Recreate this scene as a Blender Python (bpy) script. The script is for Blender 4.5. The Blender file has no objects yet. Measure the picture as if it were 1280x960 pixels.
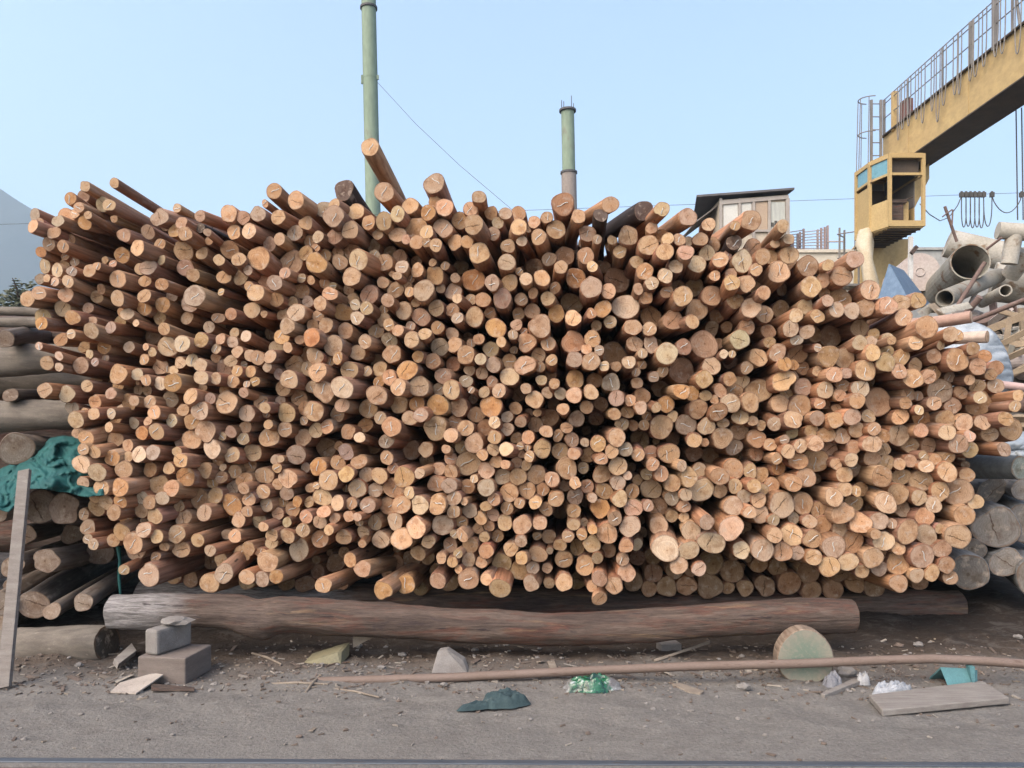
EXPO,HAZE,ALB=1.58,0.0008,0.78
import bpy, math, random
import numpy as np
from mathutils import Vector, Matrix, noise
R = math.radians
random.seed(7)
F = 949.0; HOR = 545.0; EYE = 1.5          # focal length in px of the 1280 px wide photograph, horizon row, eye height
def P(px, py, D): return Vector(((px-640)/F*D, D, EYE+(HOR-py)/F*D))
def G(px, py, z=0.0):
    D = (EYE-z)*F/(py-HOR); return Vector(((px-640)/F*D, D, z))
# ---- where the cut ends of the logs sit: column, row, radius (quarter pixels within a window), look ----
TILES = [
(0,160,"""350,348,34o 430,303,28 572,275,27 175,435,34g 275,440,32g 165,490,34 200,473,24 420,345,32d 390,400,28 380,425,28 345,465,44 425,470,38o
510,370,38p 545,385,32 440,435,22 570,455,20 620,535,38 740,520,36 800,450,46 885,400,24 910,475,32 1000,440,30 945,530,36 870,535,36 1000,500,26k 1040,525,20
1155,430,46 1205,445,36 1170,520,40 1245,515,42 1290,430,40 285,530,34 340,550,26 250,585,36 205,620,28o 310,600,32 370,655,26 320,650,24 225,690,38 275,700,36p
340,690,34 370,715,28g 430,700,34 490,675,22 525,660,20 200,755,26g 235,750,22 280,780,24 340,755,34 610,640,42o 560,690,22 690,610,44 800,580,30 805,660,28 920,600,54
1025,565,22 1010,625,34 740,685,42 700,705,30 925,690,44 965,735,34 1095,660,30 1145,605,46 1120,745,38 1205,745,42 1220,660,36 1255,715,26 725,765,32 800,785,34
520,735,38d 590,755,46 500,810,26 490,840,32 320,825,42 190,830,36 435,800,30d 595,855,42 715,860,36 800,860,40o 865,860,32 970,840,56 945,885,46p 1105,820,20
1255,790,30 145,870,42 315,895,42 440,905,30 215,930,44 375,945,40 605,930,30 655,915,34 725,905,42o 790,930,38 940,940,36 1155,930,32 1260,910,42 1090,950,30"""),
(320,160,"""5,430,38 45,378,20 90,315,44 215,360,50 330,410,46 395,390,32 120,455,40 250,475,38 400,455,56 485,430,48 440,310,56k 570,95,50 640,320,54 770,390,46 850,430,42o
890,300,56 945,400,50 905,355,36 1010,450,44 650,470,46 725,450,42 790,490,62 710,525,44 920,505,52 850,520,40 850,565,26 810,565,38 750,570,26 570,480,40 600,540,30
490,530,46 120,550,34 195,530,44p 310,550,34 390,560,42 65,595,40 240,620,42 180,660,66 20,650,62 255,570,36 410,605,36 340,620,34 305,620,22 480,605,44 575,590,38d 660,610,36d
720,645,38d 800,655,34d 310,695,56o 395,665,42 520,665,56 625,660,46 590,635,28 735,715,36 805,715,38 1000,580,42 1055,560,34 1115,625,56 1095,490,52 1080,400,40 1115,365,36
1170,425,36 1210,460,34 1175,520,36 1235,440,36 1260,590,38 1260,680,46 910,590,36 885,685,22 950,685,24 1010,690,40d 895,740,50 1080,760,62o 30,750,46 120,780,42 160,740,32
215,765,24 270,760,24 210,805,44 350,745,30 470,740,52 385,790,22 490,805,32 560,830,52 640,775,32 700,805,44 710,755,24 750,775,24 770,745,22 680,730,18 770,825,28 855,820,56
920,795,26 975,805,46 1000,760,26 1190,775,42 1260,770,46 1230,850,50 1135,865,42 1065,865,30 1010,850,28 905,890,44 800,865,26 725,905,46 660,865,38 455,850,36 500,885,30
380,845,40 320,880,40 435,920,48o 575,905,38 635,915,26 620,945,36 515,945,38 980,905,38 1165,920,32 825,945,48 1090,945,50 20,830,46 90,870,40 130,905,36 185,865,30
250,855,32 205,935,48 10,900,24 40,930,20 320,925,34"""),
(640,160,"""30,430,44d 35,500,46 110,470,36 130,550,44 60,575,30 185,460,34 255,380,62 210,495,52 335,445,40 385,520,48 485,390,46 440,435,38k 670,420,56k 740,400,42
880,445,50 990,485,38 1090,500,28 1200,465,56 1105,570,44k 580,540,54 500,560,28 540,620,38 425,555,26 370,640,46 185,655,40 265,640,52d 255,700,38 105,675,48d 30,715,22
70,755,36 150,750,46 315,760,54o 400,690,32 390,790,60 480,815,42 530,755,72d 665,720,48 630,660,38 670,600,56 735,545,40o 765,615,50 715,510,34 785,540,34 840,555,36
875,570,30 945,575,40 870,635,46 955,630,44p 930,680,50p 1020,580,44d 1035,650,44 1085,640,30 840,700,40 765,750,42p 700,780,38 625,815,30 680,850,36 1010,740,30 1155,680,60p
1100,725,34 1230,710,36 1230,600,56d 1255,650,44 920,790,52d 820,780,40d 780,815,36 1015,825,58 1070,800,46 1155,800,46 1190,770,40d 850,850,56 925,900,62 1120,860,46
1195,880,56 1240,850,40 575,885,74p 300,870,58d 215,800,32 105,825,30 45,860,36 100,915,44 180,855,40 35,925,36 220,925,48o 460,915,48o 410,945,30 305,950,46 690,940,60d
810,950,56 1040,930,42d 1260,930,50 485,960,36 900,960,40"""),
(960,160,"""60,520,36 15,630,44d 95,640,50 60,710,60 30,560,30 90,560,32 200,690,58 300,700,32 280,760,40 420,680,48 215,800,58 75,810,34d 280,820,32 385,760,60 355,835,58
510,815,54 290,870,34 205,890,46 240,925,40 335,915,44 420,905,46 480,910,50 600,890,52 680,880,50 735,865,44 10,930,36 70,920,50d 130,950,40 690,950,50"""),
(0,400,"""205,15,40o 375,0,40 460,45,46 450,10,34 365,80,30 545,25,34g 620,25,44 680,15,22 755,80,50d 820,45,38 195,130,24p 510,130,44o 645,135,34p 420,135,34 450,170,28p
475,210,26g 235,215,42 295,180,26p 295,235,26p 405,225,48 525,190,26p 735,205,32 835,135,60 910,125,50p 730,135,22 765,160,28 1005,100,46 1045,35,36 1110,90,34 1165,75,32
1160,110,34 1230,80,34p 1075,150,32 960,195,40p 1085,195,30 1040,220,40 1100,245,48 1155,200,36 1180,165,36 1220,225,20p 1185,250,34 1260,180,36 1255,265,36 795,230,50
830,245,22 690,270,38p 870,250,28 900,215,36 580,290,56 615,330,40 745,305,34 790,320,42p 690,315,14 880,320,52o 1015,280,44 1065,300,36 1160,305,40 1000,350,32 1235,320,22
1270,300,30 240,355,42 320,375,46p 435,330,36 475,410,44 690,360,32 730,350,30 570,370,34 625,395,50 680,405,32 755,410,40 835,400,46 950,385,48 1060,385,34 1120,400,66
1130,350,34 1220,365,30 360,430,36g 545,440,34p 760,460,42 815,455,24 915,450,36 990,445,56 1250,455,50 365,505,50 445,485,30 490,500,36 410,545,38 460,570,46 530,520,30
560,500,34 570,545,50 620,485,36p 670,515,34p 740,505,28 845,500,40p 980,520,46 1035,565,64 710,565,40o 815,585,50 1085,570,28 560,605,46 430,620,36 475,640,38 640,630,36
545,685,46o 700,675,48p 770,665,46g 635,700,32 610,750,50 745,750,46 845,735,36 665,780,32 900,600,50 950,600,56 925,655,38 1060,650,56p 905,705,44 880,670,30 1020,730,46
1075,725,36 1185,690,46 1115,735,22p 1240,720,40 1265,650,54 1220,600,36 1215,550,36 1165,555,36 410,710,56 490,770,52 415,815,40 510,825,46 590,860,54o 790,840,60 880,850,50
950,790,56o 1065,815,36 1115,790,38 1165,770,40 1235,795,52 1200,830,34 1140,840,42g 480,880,46 1000,880,60 1080,875,50 530,910,44 630,915,40o 690,905,38p 750,905,40
825,905,40p 890,935,34 1155,915,60o 1250,890,40 470,945,50 570,950,46 690,950,46 780,960,50 1025,945,50 1240,950,34"""),
(320,400,"""145,20,48 185,45,24 290,20,36 345,30,48 440,60,50 525,10,38 600,55,46 545,100,44 665,30,36 710,45,36 670,95,46g 785,95,50 855,80,38 905,45,40 770,35,30 825,10,50
995,75,40 1050,70,34d 1010,10,36 1090,10,56 1200,40,60o 1075,120,28 1120,100,34 1225,110,32 1170,140,48 135,80,48 310,95,54o 370,125,64 180,145,34 230,160,46 215,115,30
105,145,46 25,180,44 85,200,40 175,215,56 310,185,50 355,200,30 415,185,34 520,170,50 590,195,40d 680,170,56 820,185,36o 880,190,48 930,130,52 970,130,46 1040,175,56
1125,200,36 1190,220,46 1260,210,46 1065,240,34 1130,262,38 980,230,46 245,245,46 110,255,34 70,240,28 310,270,56 470,255,54 550,255,32 610,245,46 760,258,60o 675,295,46
715,330,50 615,315,36o 25,305,60 175,310,56 270,330,40 340,345,64 425,335,66p 150,370,46 935,285,50 1045,305,40g 1075,350,22 1145,370,34 1180,308,34 1215,360,44 1270,290,56
825,335,60 895,340,40 630,385,60 690,405,54 810,420,46o 985,355,56 1080,400,30d 920,425,64o 1010,435,56 1180,435,66o 425,420,44 560,450,58 15,430,46 65,420,34 120,410,34
210,385,50 225,425,46 145,470,60 240,500,28 75,490,26 45,485,24 310,460,60 390,475,44 360,520,42 170,545,46 55,540,30 295,555,46 230,595,52 475,550,46 535,535,46o
630,495,40 680,525,60 770,495,46 835,490,44 510,600,34p 640,615,44g 900,550,70 985,510,40 990,570,44 1045,545,50 1080,480,50 1190,495,38 1255,490,36 1140,545,50d
1255,545,40 1085,610,58 1195,590,42 60,605,60 0,655,36 160,630,46d 315,640,60d 205,665,56 95,700,32 150,685,22 310,730,52o 415,630,30d 470,660,50g 650,690,42 700,640,40d
780,655,56d 870,648,46 945,610,46d 940,655,28 1025,640,40 1185,650,38 1250,645,44 1130,665,34 980,690,40 1065,720,72 1190,710,38 1275,720,30 415,720,46 515,715,46
570,640,40d 845,710,46d 755,760,64 815,765,34 665,735,34 465,770,48 545,770,46 630,780,50 165,770,60 110,745,30 230,745,32p 35,790,56 370,810,62 270,840,28 305,835,22
105,830,34 440,830,24 515,830,56 590,850,44 685,840,62 765,860,36 920,745,40 985,755,42 1090,795,26 1135,755,52 1230,790,50 910,820,52 980,830,46 1045,845,46 1165,830,52
1255,870,56 1110,875,44d 1185,880,40 1050,905,24 985,890,46 150,860,46 340,885,56 35,865,44 70,920,42 120,915,32 210,915,34o 255,910,34 420,915,46 465,915,38 575,940,48
645,930,56 720,915,56 830,925,56p 920,915,56 1155,925,34 1000,945,40 1070,945,46 1255,940,40 180,950,46 330,950,40"""),
(640,400,"""30,30,36 145,40,70 75,110,58 175,110,46 10,75,32 55,60,24 300,20,64 305,110,70 410,10,34 485,40,62 605,40,52 690,45,44 400,95,52 375,150,34 435,155,32g 515,170,76d
610,125,50 700,120,50 650,165,32 580,212,42 770,172,68p 860,145,50 965,125,82 850,245,80d 1000,40,46d 1075,35,36d 815,20,60 905,25,50 1125,105,60p 1170,20,50 1050,120,34d
1060,170,28p 1100,170,24 1235,190,54 995,228,58 950,290,54 1100,220,44d 1165,235,40 10,150,26 125,165,46 65,225,62 140,235,32 195,215,36 5,300,56 150,298,34 195,262,36d
315,205,50 400,212,56 460,230,32 525,230,32 315,290,58 415,290,48d 490,315,56g 620,262,28 650,220,28 710,285,34 755,250,36 625,315,36 75,350,34 210,325,34 185,372,36
240,372,38 305,375,50 25,365,46d 110,400,54 205,420,38d 255,445,38 15,445,40 400,365,46 445,420,44d 375,438,42 515,390,50 590,405,36 650,382,50 645,435,40 575,463,40
720,440,32 750,350,50d 830,355,50o 905,368,46o 780,420,52o 965,385,36 1010,400,28 1045,360,42 1085,300,42 1150,305,44 1120,355,46 1240,350,76 1090,410,58 1180,425,58
1250,435,44d 85,465,28d 125,460,26 190,480,54d 50,510,36 115,515,48d 320,497,50g 275,538,36 175,550,40 230,575,36 420,485,46d 515,473,38 545,530,42 605,527,34 670,495,30
665,535,34 750,535,72 800,490,36 870,520,66 930,460,60 1045,460,56 980,520,54 1045,520,34 1160,495,50 1205,505,32 1255,530,32 1140,550,56 20,585,36 80,585,42 145,650,56
300,600,46 365,612,28 430,620,50 240,660,52 310,668,40 40,635,26 75,640,20 45,675,26 90,685,34 535,590,56 500,652,42 565,640,44 650,595,60d 630,665,42 692,662,42 720,600,22d
810,590,44d 780,660,64 910,600,46 960,620,26 1055,595,66 1135,628,52g 1225,600,56 1010,670,56d 910,660,52d 1150,680,50d 1200,670,46d 1270,630,40 380,680,48 445,695,38
355,735,36 20,715,36 70,725,34 270,745,66 205,790,48 115,770,60 30,790,54 525,738,58 590,740,32d 580,775,28 455,770,56 640,800,34 700,725,40 672,772,38 750,778,46 855,738,34
880,785,56 940,750,46 1020,785,56 1120,750,66 1175,735,46 1245,780,44 945,840,76p 530,810,48 805,815,52 1130,820,46 1215,830,44 685,855,66 600,855,46 80,860,54 150,840,42
265,835,36 315,815,38 370,835,44 465,865,54 225,890,50 315,890,52 550,890,50 400,885,30 800,890,46g 860,880,40 40,910,34 115,905,42 165,940,42 1045,870,46 1120,915,60
1175,875,46g 1225,910,46 1245,860,36 455,935,60o 610,940,56 690,915,36 740,945,60d 860,940,40 310,945,44 235,950,50d 1175,950,40 1255,945,56"""),
(960,400,"""30,60,44 105,30,52 195,60,46 150,100,36g 15,130,36 255,60,50d 325,100,70d 430,98,50 460,35,56d 680,20,56 775,40,68 525,70,36 520,105,32 580,98,36 635,100,28 735,120,44
870,115,28 905,85,46 945,75,40 50,175,50 165,160,58 230,150,26 295,185,66 395,180,62 525,175,50 590,150,40 675,168,50 835,180,46 125,225,34o 70,235,46o 480,252,66 195,245,42
245,245,32 595,218,58 320,270,50 380,290,34 740,235,44 850,260,50 950,215,72 1000,165,40 1050,235,52 1085,180,40o 1140,240,44d 635,275,50 725,305,60 785,275,46 520,310,46d
60,300,66 135,290,34 370,325,42 445,340,56 185,348,56 270,342,52 900,285,34 1000,305,34 1120,280,34 860,355,76 975,358,40 1045,345,46 1140,335,48 1240,375,36 1215,415,36
55,425,56 165,430,70 65,370,38 250,415,36 285,400,36 365,380,38 455,405,48 555,400,84 685,365,44 740,378,30 690,410,40 845,435,44 905,435,50 1040,425,76 1100,390,40
755,450,32 355,455,28 430,478,52 300,460,34d 40,515,44 110,485,56 225,495,46 350,510,52 425,540,50 505,480,42 665,470,50 800,495,60o 885,495,56 965,525,54 1080,510,46
1165,480,46 1215,545,68 220,545,40 300,560,50 375,598,50 125,565,36 505,562,44 575,582,42o 665,570,66 755,568,44 890,565,52 1000,572,36 1110,570,50 5,630,46 80,600,30
95,655,44 175,640,42 235,615,48 320,645,52 510,620,56 440,650,44 580,655,42 720,640,50 820,622,50 935,625,60 1010,650,50 1180,640,46 25,685,34 150,700,56 265,705,76
395,675,44 505,690,50 330,720,36 590,715,50 650,720,38 725,705,40 765,680,32 830,675,38 905,685,36 60,740,46o 190,765,60 380,770,52 445,745,60 545,775,66 685,795,56
760,800,66 785,730,42 900,740,60 985,792,46 35,830,48 110,815,52 240,795,34d 385,835,46 430,865,34 490,855,46 340,900,56 650,870,66 760,885,50 845,855,60 950,870,82
1020,900,50 65,920,80 185,930,66 425,925,56 590,935,66 690,940,50 820,935,50 270,945,50 490,945,34d"""),
(0,640,"""435,10,36 550,5,40 440,75,46 435,130,28 600,75,50 475,160,34 565,138,36 655,40,46 705,100,46 775,110,40 770,50,46 650,145,60 695,185,56 860,95,50 800,20,50 905,40,46 1015,0,44
1195,40,42 900,160,50 825,170,28 1005,140,40 1050,185,34 1120,120,30 1175,120,40 600,290,30 780,245,30 760,300,64 815,215,46d 870,320,46d 950,330,50d 1045,330,58
1040,245,46d 1110,270,44 1155,310,54 1205,240,46 1230,295,50 1230,340,46 1265,190,40"""),
(320,640,"""15,35,48 105,15,40 50,80,32 155,40,30 250,25,44 325,40,44 390,35,34 70,100,42 155,130,46 235,90,46 370,90,34 20,185,36 75,165,40 210,180,66 320,135,54 435,120,50
540,98,40 515,50,26 510,15,28 590,55,50 470,20,36 695,45,52 640,0,50 540,158,26 615,140,56 725,130,68 800,80,66 50,245,66 25,330,50 95,330,44o 150,350,56d 245,360,56d
300,290,50d 400,255,56d 335,365,52 425,350,52d 470,240,44 545,315,52 630,355,60o 720,355,58o 815,355,50d 615,255,46d 705,265,46d 785,270,56d 810,207,48 862,148,44
860,225,46d 935,65,66 990,110,28 1035,55,40 1040,110,38 965,180,48 935,215,36 1010,210,30 985,245,36 1020,285,26 1060,240,46 1065,165,50 1150,195,48 1145,120,34 1105,85,36
1160,65,36 1200,120,40 1240,50,50 1125,30,40 1175,15,40 1065,10,46 1125,250,38 1225,265,60 1275,185,46 905,345,52 970,350,56d 1060,335,64 915,290,50d 1160,335,40 1220,370,64"""),
(640,640,"""50,70,60 140,55,46 235,40,80 310,65,40 360,55,28 125,120,28 45,140,40 190,125,46 235,165,42 280,120,40 350,110,36 400,85,32o 470,108,66 405,155,56 330,185,50 430,230,38
365,260,62 485,195,46 125,210,56 55,230,42 185,195,24 260,230,58 35,300,58 100,285,42 175,280,34 90,350,50 185,355,36 265,355,56 340,330,60d 440,335,50 390,380,36
435,430,46 520,350,56 565,305,58 550,245,42 570,170,46 630,158,38p 590,60,66 720,70,58 660,40,36d 505,30,46 755,170,86p 655,105,34d 880,175,64p 895,95,62 965,60,50
995,145,76 1090,85,78 1155,20,66 1175,95,46d 1150,190,56p 1260,165,72 820,250,56 935,285,48p 860,40,34 800,15,40 1000,255,76d 705,300,60d 625,230,50d 770,370,64d
870,370,62d 690,370,50d 990,365,80d 1095,300,72d 1080,375,40d 1165,380,52d 1235,265,52d 1265,370,62d 610,350,60d 710,220,56d 820,290,60d 885,290,40d"""),
(960,640,"""10,20,40 30,110,50 0,180,40 130,40,40 205,45,46 285,70,60 125,115,70 65,190,60 145,205,46 225,135,60 315,170,74 230,225,52 315,265,64 405,235,60 375,95,50 340,20,70
425,135,76 465,60,66 555,45,56 530,110,34 615,25,34 580,150,64 500,210,66 560,270,50 580,215,36 645,170,44 685,100,76 660,265,70 760,215,80 795,120,68 785,20,56 860,85,34
945,120,80 860,190,56 740,310,48 815,295,50 885,255,56 910,325,46 655,345,60 480,305,46 980,0,66 200,300,72d 55,285,56d 100,345,76d 5,370,50d 215,375,64d 330,375,62d
360,310,60d 430,340,64d 520,365,68d 760,355,46d 690,360,46d"""),
]
OUTLINE = [(45,290),(90,252),(150,245),(200,280),(280,285),(340,260),(420,268),(480,262),(560,268),(640,285),(700,275),(760,285),(850,300),(900,305),(960,300),(1010,325),(1060,350),
 (1110,385),(1180,425),(1220,445),(1250,500),(1250,550),(1205,600),(1195,660),(1180,715),(900,735),(760,725),(200,718),(180,690),(125,670),(115,600),(105,560),(90,480),(65,430),(60,380)]
# ------------------------------------------------------------------ scene, helpers
SC = bpy.context.scene
COL = SC.collection
def tag(o, label=None, cat=None, group=None, kind=None):
    if label: o['label'] = label
    if cat: o['category'] = cat
    if group: o['group'] = group
    if kind: o['kind'] = kind
    return o
def thing(name, label, cat, loc=(0,0,0), group=None):
    o = bpy.data.objects.new(name, None); COL.objects.link(o); o.location = loc
    o.empty_display_size = 0.2
    return tag(o, label, cat, group)
def rootloc(o):
    while o.parent: o = o.parent
    return Vector(o.location)
class MB:
    def __init__(s): s.v=[]; s.f=[]; s.sm=[]; s.mi=[]; s.luv=[]; s.tint=[]; s.seed=[]; s.attr=False
    def add(s, vs, fs, smooth=False, mi=0):
        b=len(s.v); s.v+= [tuple(v) for v in vs]
        for f in fs: s.f.append(tuple(i+b for i in f)); s.sm.append(smooth); s.mi.append(mi)
        return s
    def addlog(s, vs, fs, luv, tint, seed, smooth, mi=0):
        s.attr=True; s.add(vs,fs,smooth,mi); s.luv+=luv; s.tint+=[tint]*len(vs); s.seed+=[seed]*len(vs)
    def box(s, c, d, rot=None, mi=0):
        c=Vector(c); vs=[]
        for x in(-.5,.5):
            for y in(-.5,.5):
                for z in(-.5,.5):
                    v=Vector((x*d[0],y*d[1],z*d[2]))
                    if rot is not None: v=rot@v
                    vs.append(c+v)
        return s.add(vs,[(0,1,3,2),(4,6,7,5),(0,4,5,1),(2,3,7,6),(0,2,6,4),(1,5,7,3)],False,mi)
    def beam(s, a, b, w, h, up=(0,0,1), mi=0):           # a rectangular bar between two points
        a=Vector(a); b=Vector(b); d=(b-a); L=d.length; d.normalize(); u=Vector(up)
        if abs(d.dot(u))>.98: u=Vector((0,1,0))
        x=d.cross(u).normalized(); z=x.cross(d).normalized()
        M=Matrix((x,d,z)).transposed()
        return s.box((a+b)/2,(w,L,h),M,mi)
    def tube(s, pts, rad, seg=10, caps=True, closed=False, mi=0, wob=0, inner=None):
        pts=[Vector(p) for p in pts]; n=len(pts)
        if not hasattr(rad,'__len__'): rad=[rad]*n
        vs=[]; fs=[]; x=None
        for i,p in enumerate(pts):
            if closed: t=pts[(i+1)%n]-pts[i-1]
            else: t=pts[min(i+1,n-1)]-pts[max(i-1,0)]
            t.normalize()
            if x is None:
                u=Vector((0,0,1)) if abs(t.z)<.9 else Vector((1,0,0)); x=t.cross(u).normalized()
            else: x=(x-t*x.dot(t)).normalized()
            y=t.cross(x)
            for k in range(seg):
                a=2*math.pi*k/seg; q=x*math.cos(a)+y*math.sin(a)
                rr=rad[i]*(1+wob*(noise.noise(p*3+q*1.3)+.45*noise.noise(p*9+q*2.2)+.22*noise.noise(p*24+q*4)))
                vs.append(p+q*rr)
        m=n if closed else n-1
        for i in range(m):
            j=(i+1)%n
            for k in range(seg): l=(k+1)%seg; fs.append((i*seg+k,i*seg+l,j*seg+l,j*seg+k))
        s.add(vs,fs,True,mi)
        if caps and not closed:
            s.add(vs[:seg],[tuple(range(seg))[::-1]],False,mi); s.add(vs[-seg:],[tuple(range(seg))],False,mi)
        return s
    def pipe(s, a, b, ro, ri, seg=24, mi=0):             # hollow open pipe
        a=Vector(a); b=Vector(b); t=(b-a).normalized(); u=Vector((0,0,1)) if abs(t.z)<.9 else Vector((1,0,0))
        x=t.cross(u).normalized(); y=t.cross(x); vs=[]
        for p,r in((a,ri),(a,ro),(b,ro),(b,ri)):
            for k in range(seg):
                an=2*math.pi*k/seg; vs.append(p+(x*math.cos(an)+y*math.sin(an))*r)
        fs=[]
        for i in range(4):
            j=(i+1)%4
            for k in range(seg): l=(k+1)%seg; fs.append((i*seg+k,i*seg+l,j*seg+l,j*seg+k))
        return s.add(vs,fs,False,mi)
    def prism(s, poly, thick, mi=0):                     # 3-D polygon extruded along a vector
        n=len(poly); t=Vector(thick); a=[Vector(p) for p in poly]; vs=a+[p+t for p in a]
        fs=[tuple(range(n))[::-1],tuple(range(n,2*n))]+[(i,(i+1)%n,(i+1)%n+n,i+n) for i in range(n)]
        return s.add(vs,fs,False,mi)
    def rock(s, c, r, sq=(1,1,1), seed=0, rough=.35, mi=0, smooth=False):
        import bmesh
        bm=bmesh.new(); bmesh.ops.create_icosphere(bm,subdivisions=2,radius=1)
        o=Vector((seed*3.7,seed*1.3,seed*.7)); vs=[]
        for v in bm.verts:
            p=v.co; k=1+rough*noise.noise(p*1.4+o)+rough*.4*noise.noise(p*3+o)
            vs.append(Vector(c)+Vector((p.x*sq[0],p.y*sq[1],p.z*sq[2]))*r*k)
        fs=[tuple(v.index for v in f.verts) for f in bm.faces]; bm.free()
        return s.add(vs,fs,smooth,mi)
    def build(s, name, mat, parent=None, origin=(0,0,0), bevel=0):
        o0=rootloc(parent) if parent else Vector(origin)
        me=bpy.data.meshes.new(name)
        me.from_pydata([(v[0]-o0.x,v[1]-o0.y,v[2]-o0.z) for v in s.v],[],s.f)
        for m in (mat if isinstance(mat,(list,tuple)) else [mat]): me.materials.append(m)
        me.polygons.foreach_set('use_smooth',s.sm); me.polygons.foreach_set('material_index',s.mi)
        if s.attr:
            a=me.attributes.new('luv','FLOAT_VECTOR','POINT'); a.data.foreach_set('vector',np.array(s.luv,dtype='f').ravel())
            a=me.attributes.new('tint','FLOAT_COLOR','POINT'); a.data.foreach_set('color',np.array([tuple(t)+(1,) for t in s.tint],dtype='f').ravel())
            a=me.attributes.new('seed','FLOAT','POINT'); a.data.foreach_set('value',np.array(s.seed,dtype='f'))
        me.update()
        o=bpy.data.objects.new(name,me); COL.objects.link(o)
        if parent: o.parent=parent
        else: o.location=o0
        if bevel:
            b=o.modifiers.new('bevel','BEVEL'); b.width=bevel; b.segments=2; b.limit_method='ANGLE'
        return o
def center(mb):
    n=len(mb.v); return Vector((sum(v[0] for v in mb.v)/n, sum(v[1] for v in mb.v)/n, min(v[2] for v in mb.v)))
def solo(mb, name, mat, label, cat, group=None, bevel=0):
    return tag(mb.build(name,mat,None,center(mb),bevel),label,cat,group)

# ------------------------------------------------------------------ materials
class NT:
    def __init__(s,name):
        s.m=bpy.data.materials.new(name); s.m.use_nodes=True; s.t=s.m.node_tree; s.t.nodes.clear()
        s.out=s.n('ShaderNodeOutputMaterial'); s.b=s.n('ShaderNodeBsdfPrincipled'); s.l(s.b.outputs[0],s.out.inputs[0])
    def n(s,t,**k):
        o=s.t.nodes.new(t)
        for a,b in k.items(): setattr(o,a,b)
        return o
    def l(s,a,b): s.t.links.new(a,b)
    def put(s,sock,v):
        if isinstance(v,bpy.types.NodeSocket): s.l(v,sock)
        elif isinstance(v,(tuple,list)) and len(v)==3 and sock.type=='RGBA': sock.default_value=(*v,1)
        else: sock.default_value=v
    def mix(s,f,a,b,mode='MIX'):
        o=s.n('ShaderNodeMix',data_type='RGBA',blend_type=mode); s.put(o.inputs[0],f); s.put(o.inputs[6],a); s.put(o.inputs[7],b); return o.outputs[2]
    def math(s,op,a,b=0.0,c=None):
        o=s.n('ShaderNodeMath',operation=op); s.put(o.inputs[0],a); s.put(o.inputs[1],b)
        if c is not None: s.put(o.inputs[2],c)
        return o.outputs[0]
    def vm(s,op,a,b=(0,0,0)):
        o=s.n('ShaderNodeVectorMath',operation=op); s.put(o.inputs[0],a); s.put(o.inputs[1],b); return o.outputs[0]
    def noise(s,vec,scale,detail=4,rough=.55,dist=0):
        o=s.n('ShaderNodeTexNoise'); s.l(vec,o.inputs['Vector']); o.inputs['Scale'].default_value=scale; o.inputs['Detail'].default_value=detail
        o.inputs['Roughness'].default_value=rough; o.inputs['Distortion'].default_value=dist; return o.outputs[0]
    def ramp(s,f,lo,hi,a=0.0,b=1.0):
        o=s.n('ShaderNodeMapRange'); o.clamp=True; s.put(o.inputs[0],f)
        for i,v in enumerate((lo,hi,a,b)): s.put(o.inputs[1+i],v)
        return o.outputs[0]
    def coord(s,scale=(1,1,1),which='Object'):
        o=s.n('ShaderNodeTexCoord'); return s.vm('MULTIPLY',o.outputs[which],scale)
    def bump(s,h,strength=.3,dist=.01):
        o=s.n('ShaderNodeBump'); o.inputs['Strength'].default_value=strength; o.inputs['Distance'].default_value=dist; s.l(h,o.inputs['Height']); s.l(o.outputs[0],s.b.inputs['Normal'])
    def fin(s,col,rough=.8,metal=0.0,spec=.3):
        if isinstance(col,bpy.types.NodeSocket): col=s.mix(1.0,col,(ALB,ALB,ALB),'MULTIPLY')
        s.put(s.b.inputs['Base Color'],col); s.put(s.b.inputs['Roughness'],rough); s.put(s.b.inputs['Metallic'],metal); s.b.inputs['Specular IOR Level'].default_value=spec
        return s.m
def weathered(name, c1, c2, c3=None, scale=4, stretch=(1,1,1), rough=.8, metal=0.0, bump=.3, dist=.01, spot=.62, spec=.3):
    t=NT(name); v=t.coord(stretch)
    a=t.ramp(t.noise(v,scale,5,.6),.35,.65); c=t.mix(a,c1,c2)
    if c3: c=t.mix(t.ramp(t.noise(t.vm('ADD',v,(7.3,1.1,4.2)),scale*1.7,6,.65),spot,spot+.1),c,c3)
    fine=t.noise(v,scale*14,4,.6); c=t.mix(t.ramp(fine,.3,.7,.0,.35),c,(.5,.5,.5),'SOFT_LIGHT')
    c=t.mix(.45,c,t.mix(t.ramp(fine,.35,.65),(.7,.7,.7),(1.15,1.15,1.15)),'MULTIPLY')
    t.bump(fine,bump,dist)
    return t.fin(c,rough,metal,spec)
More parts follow.
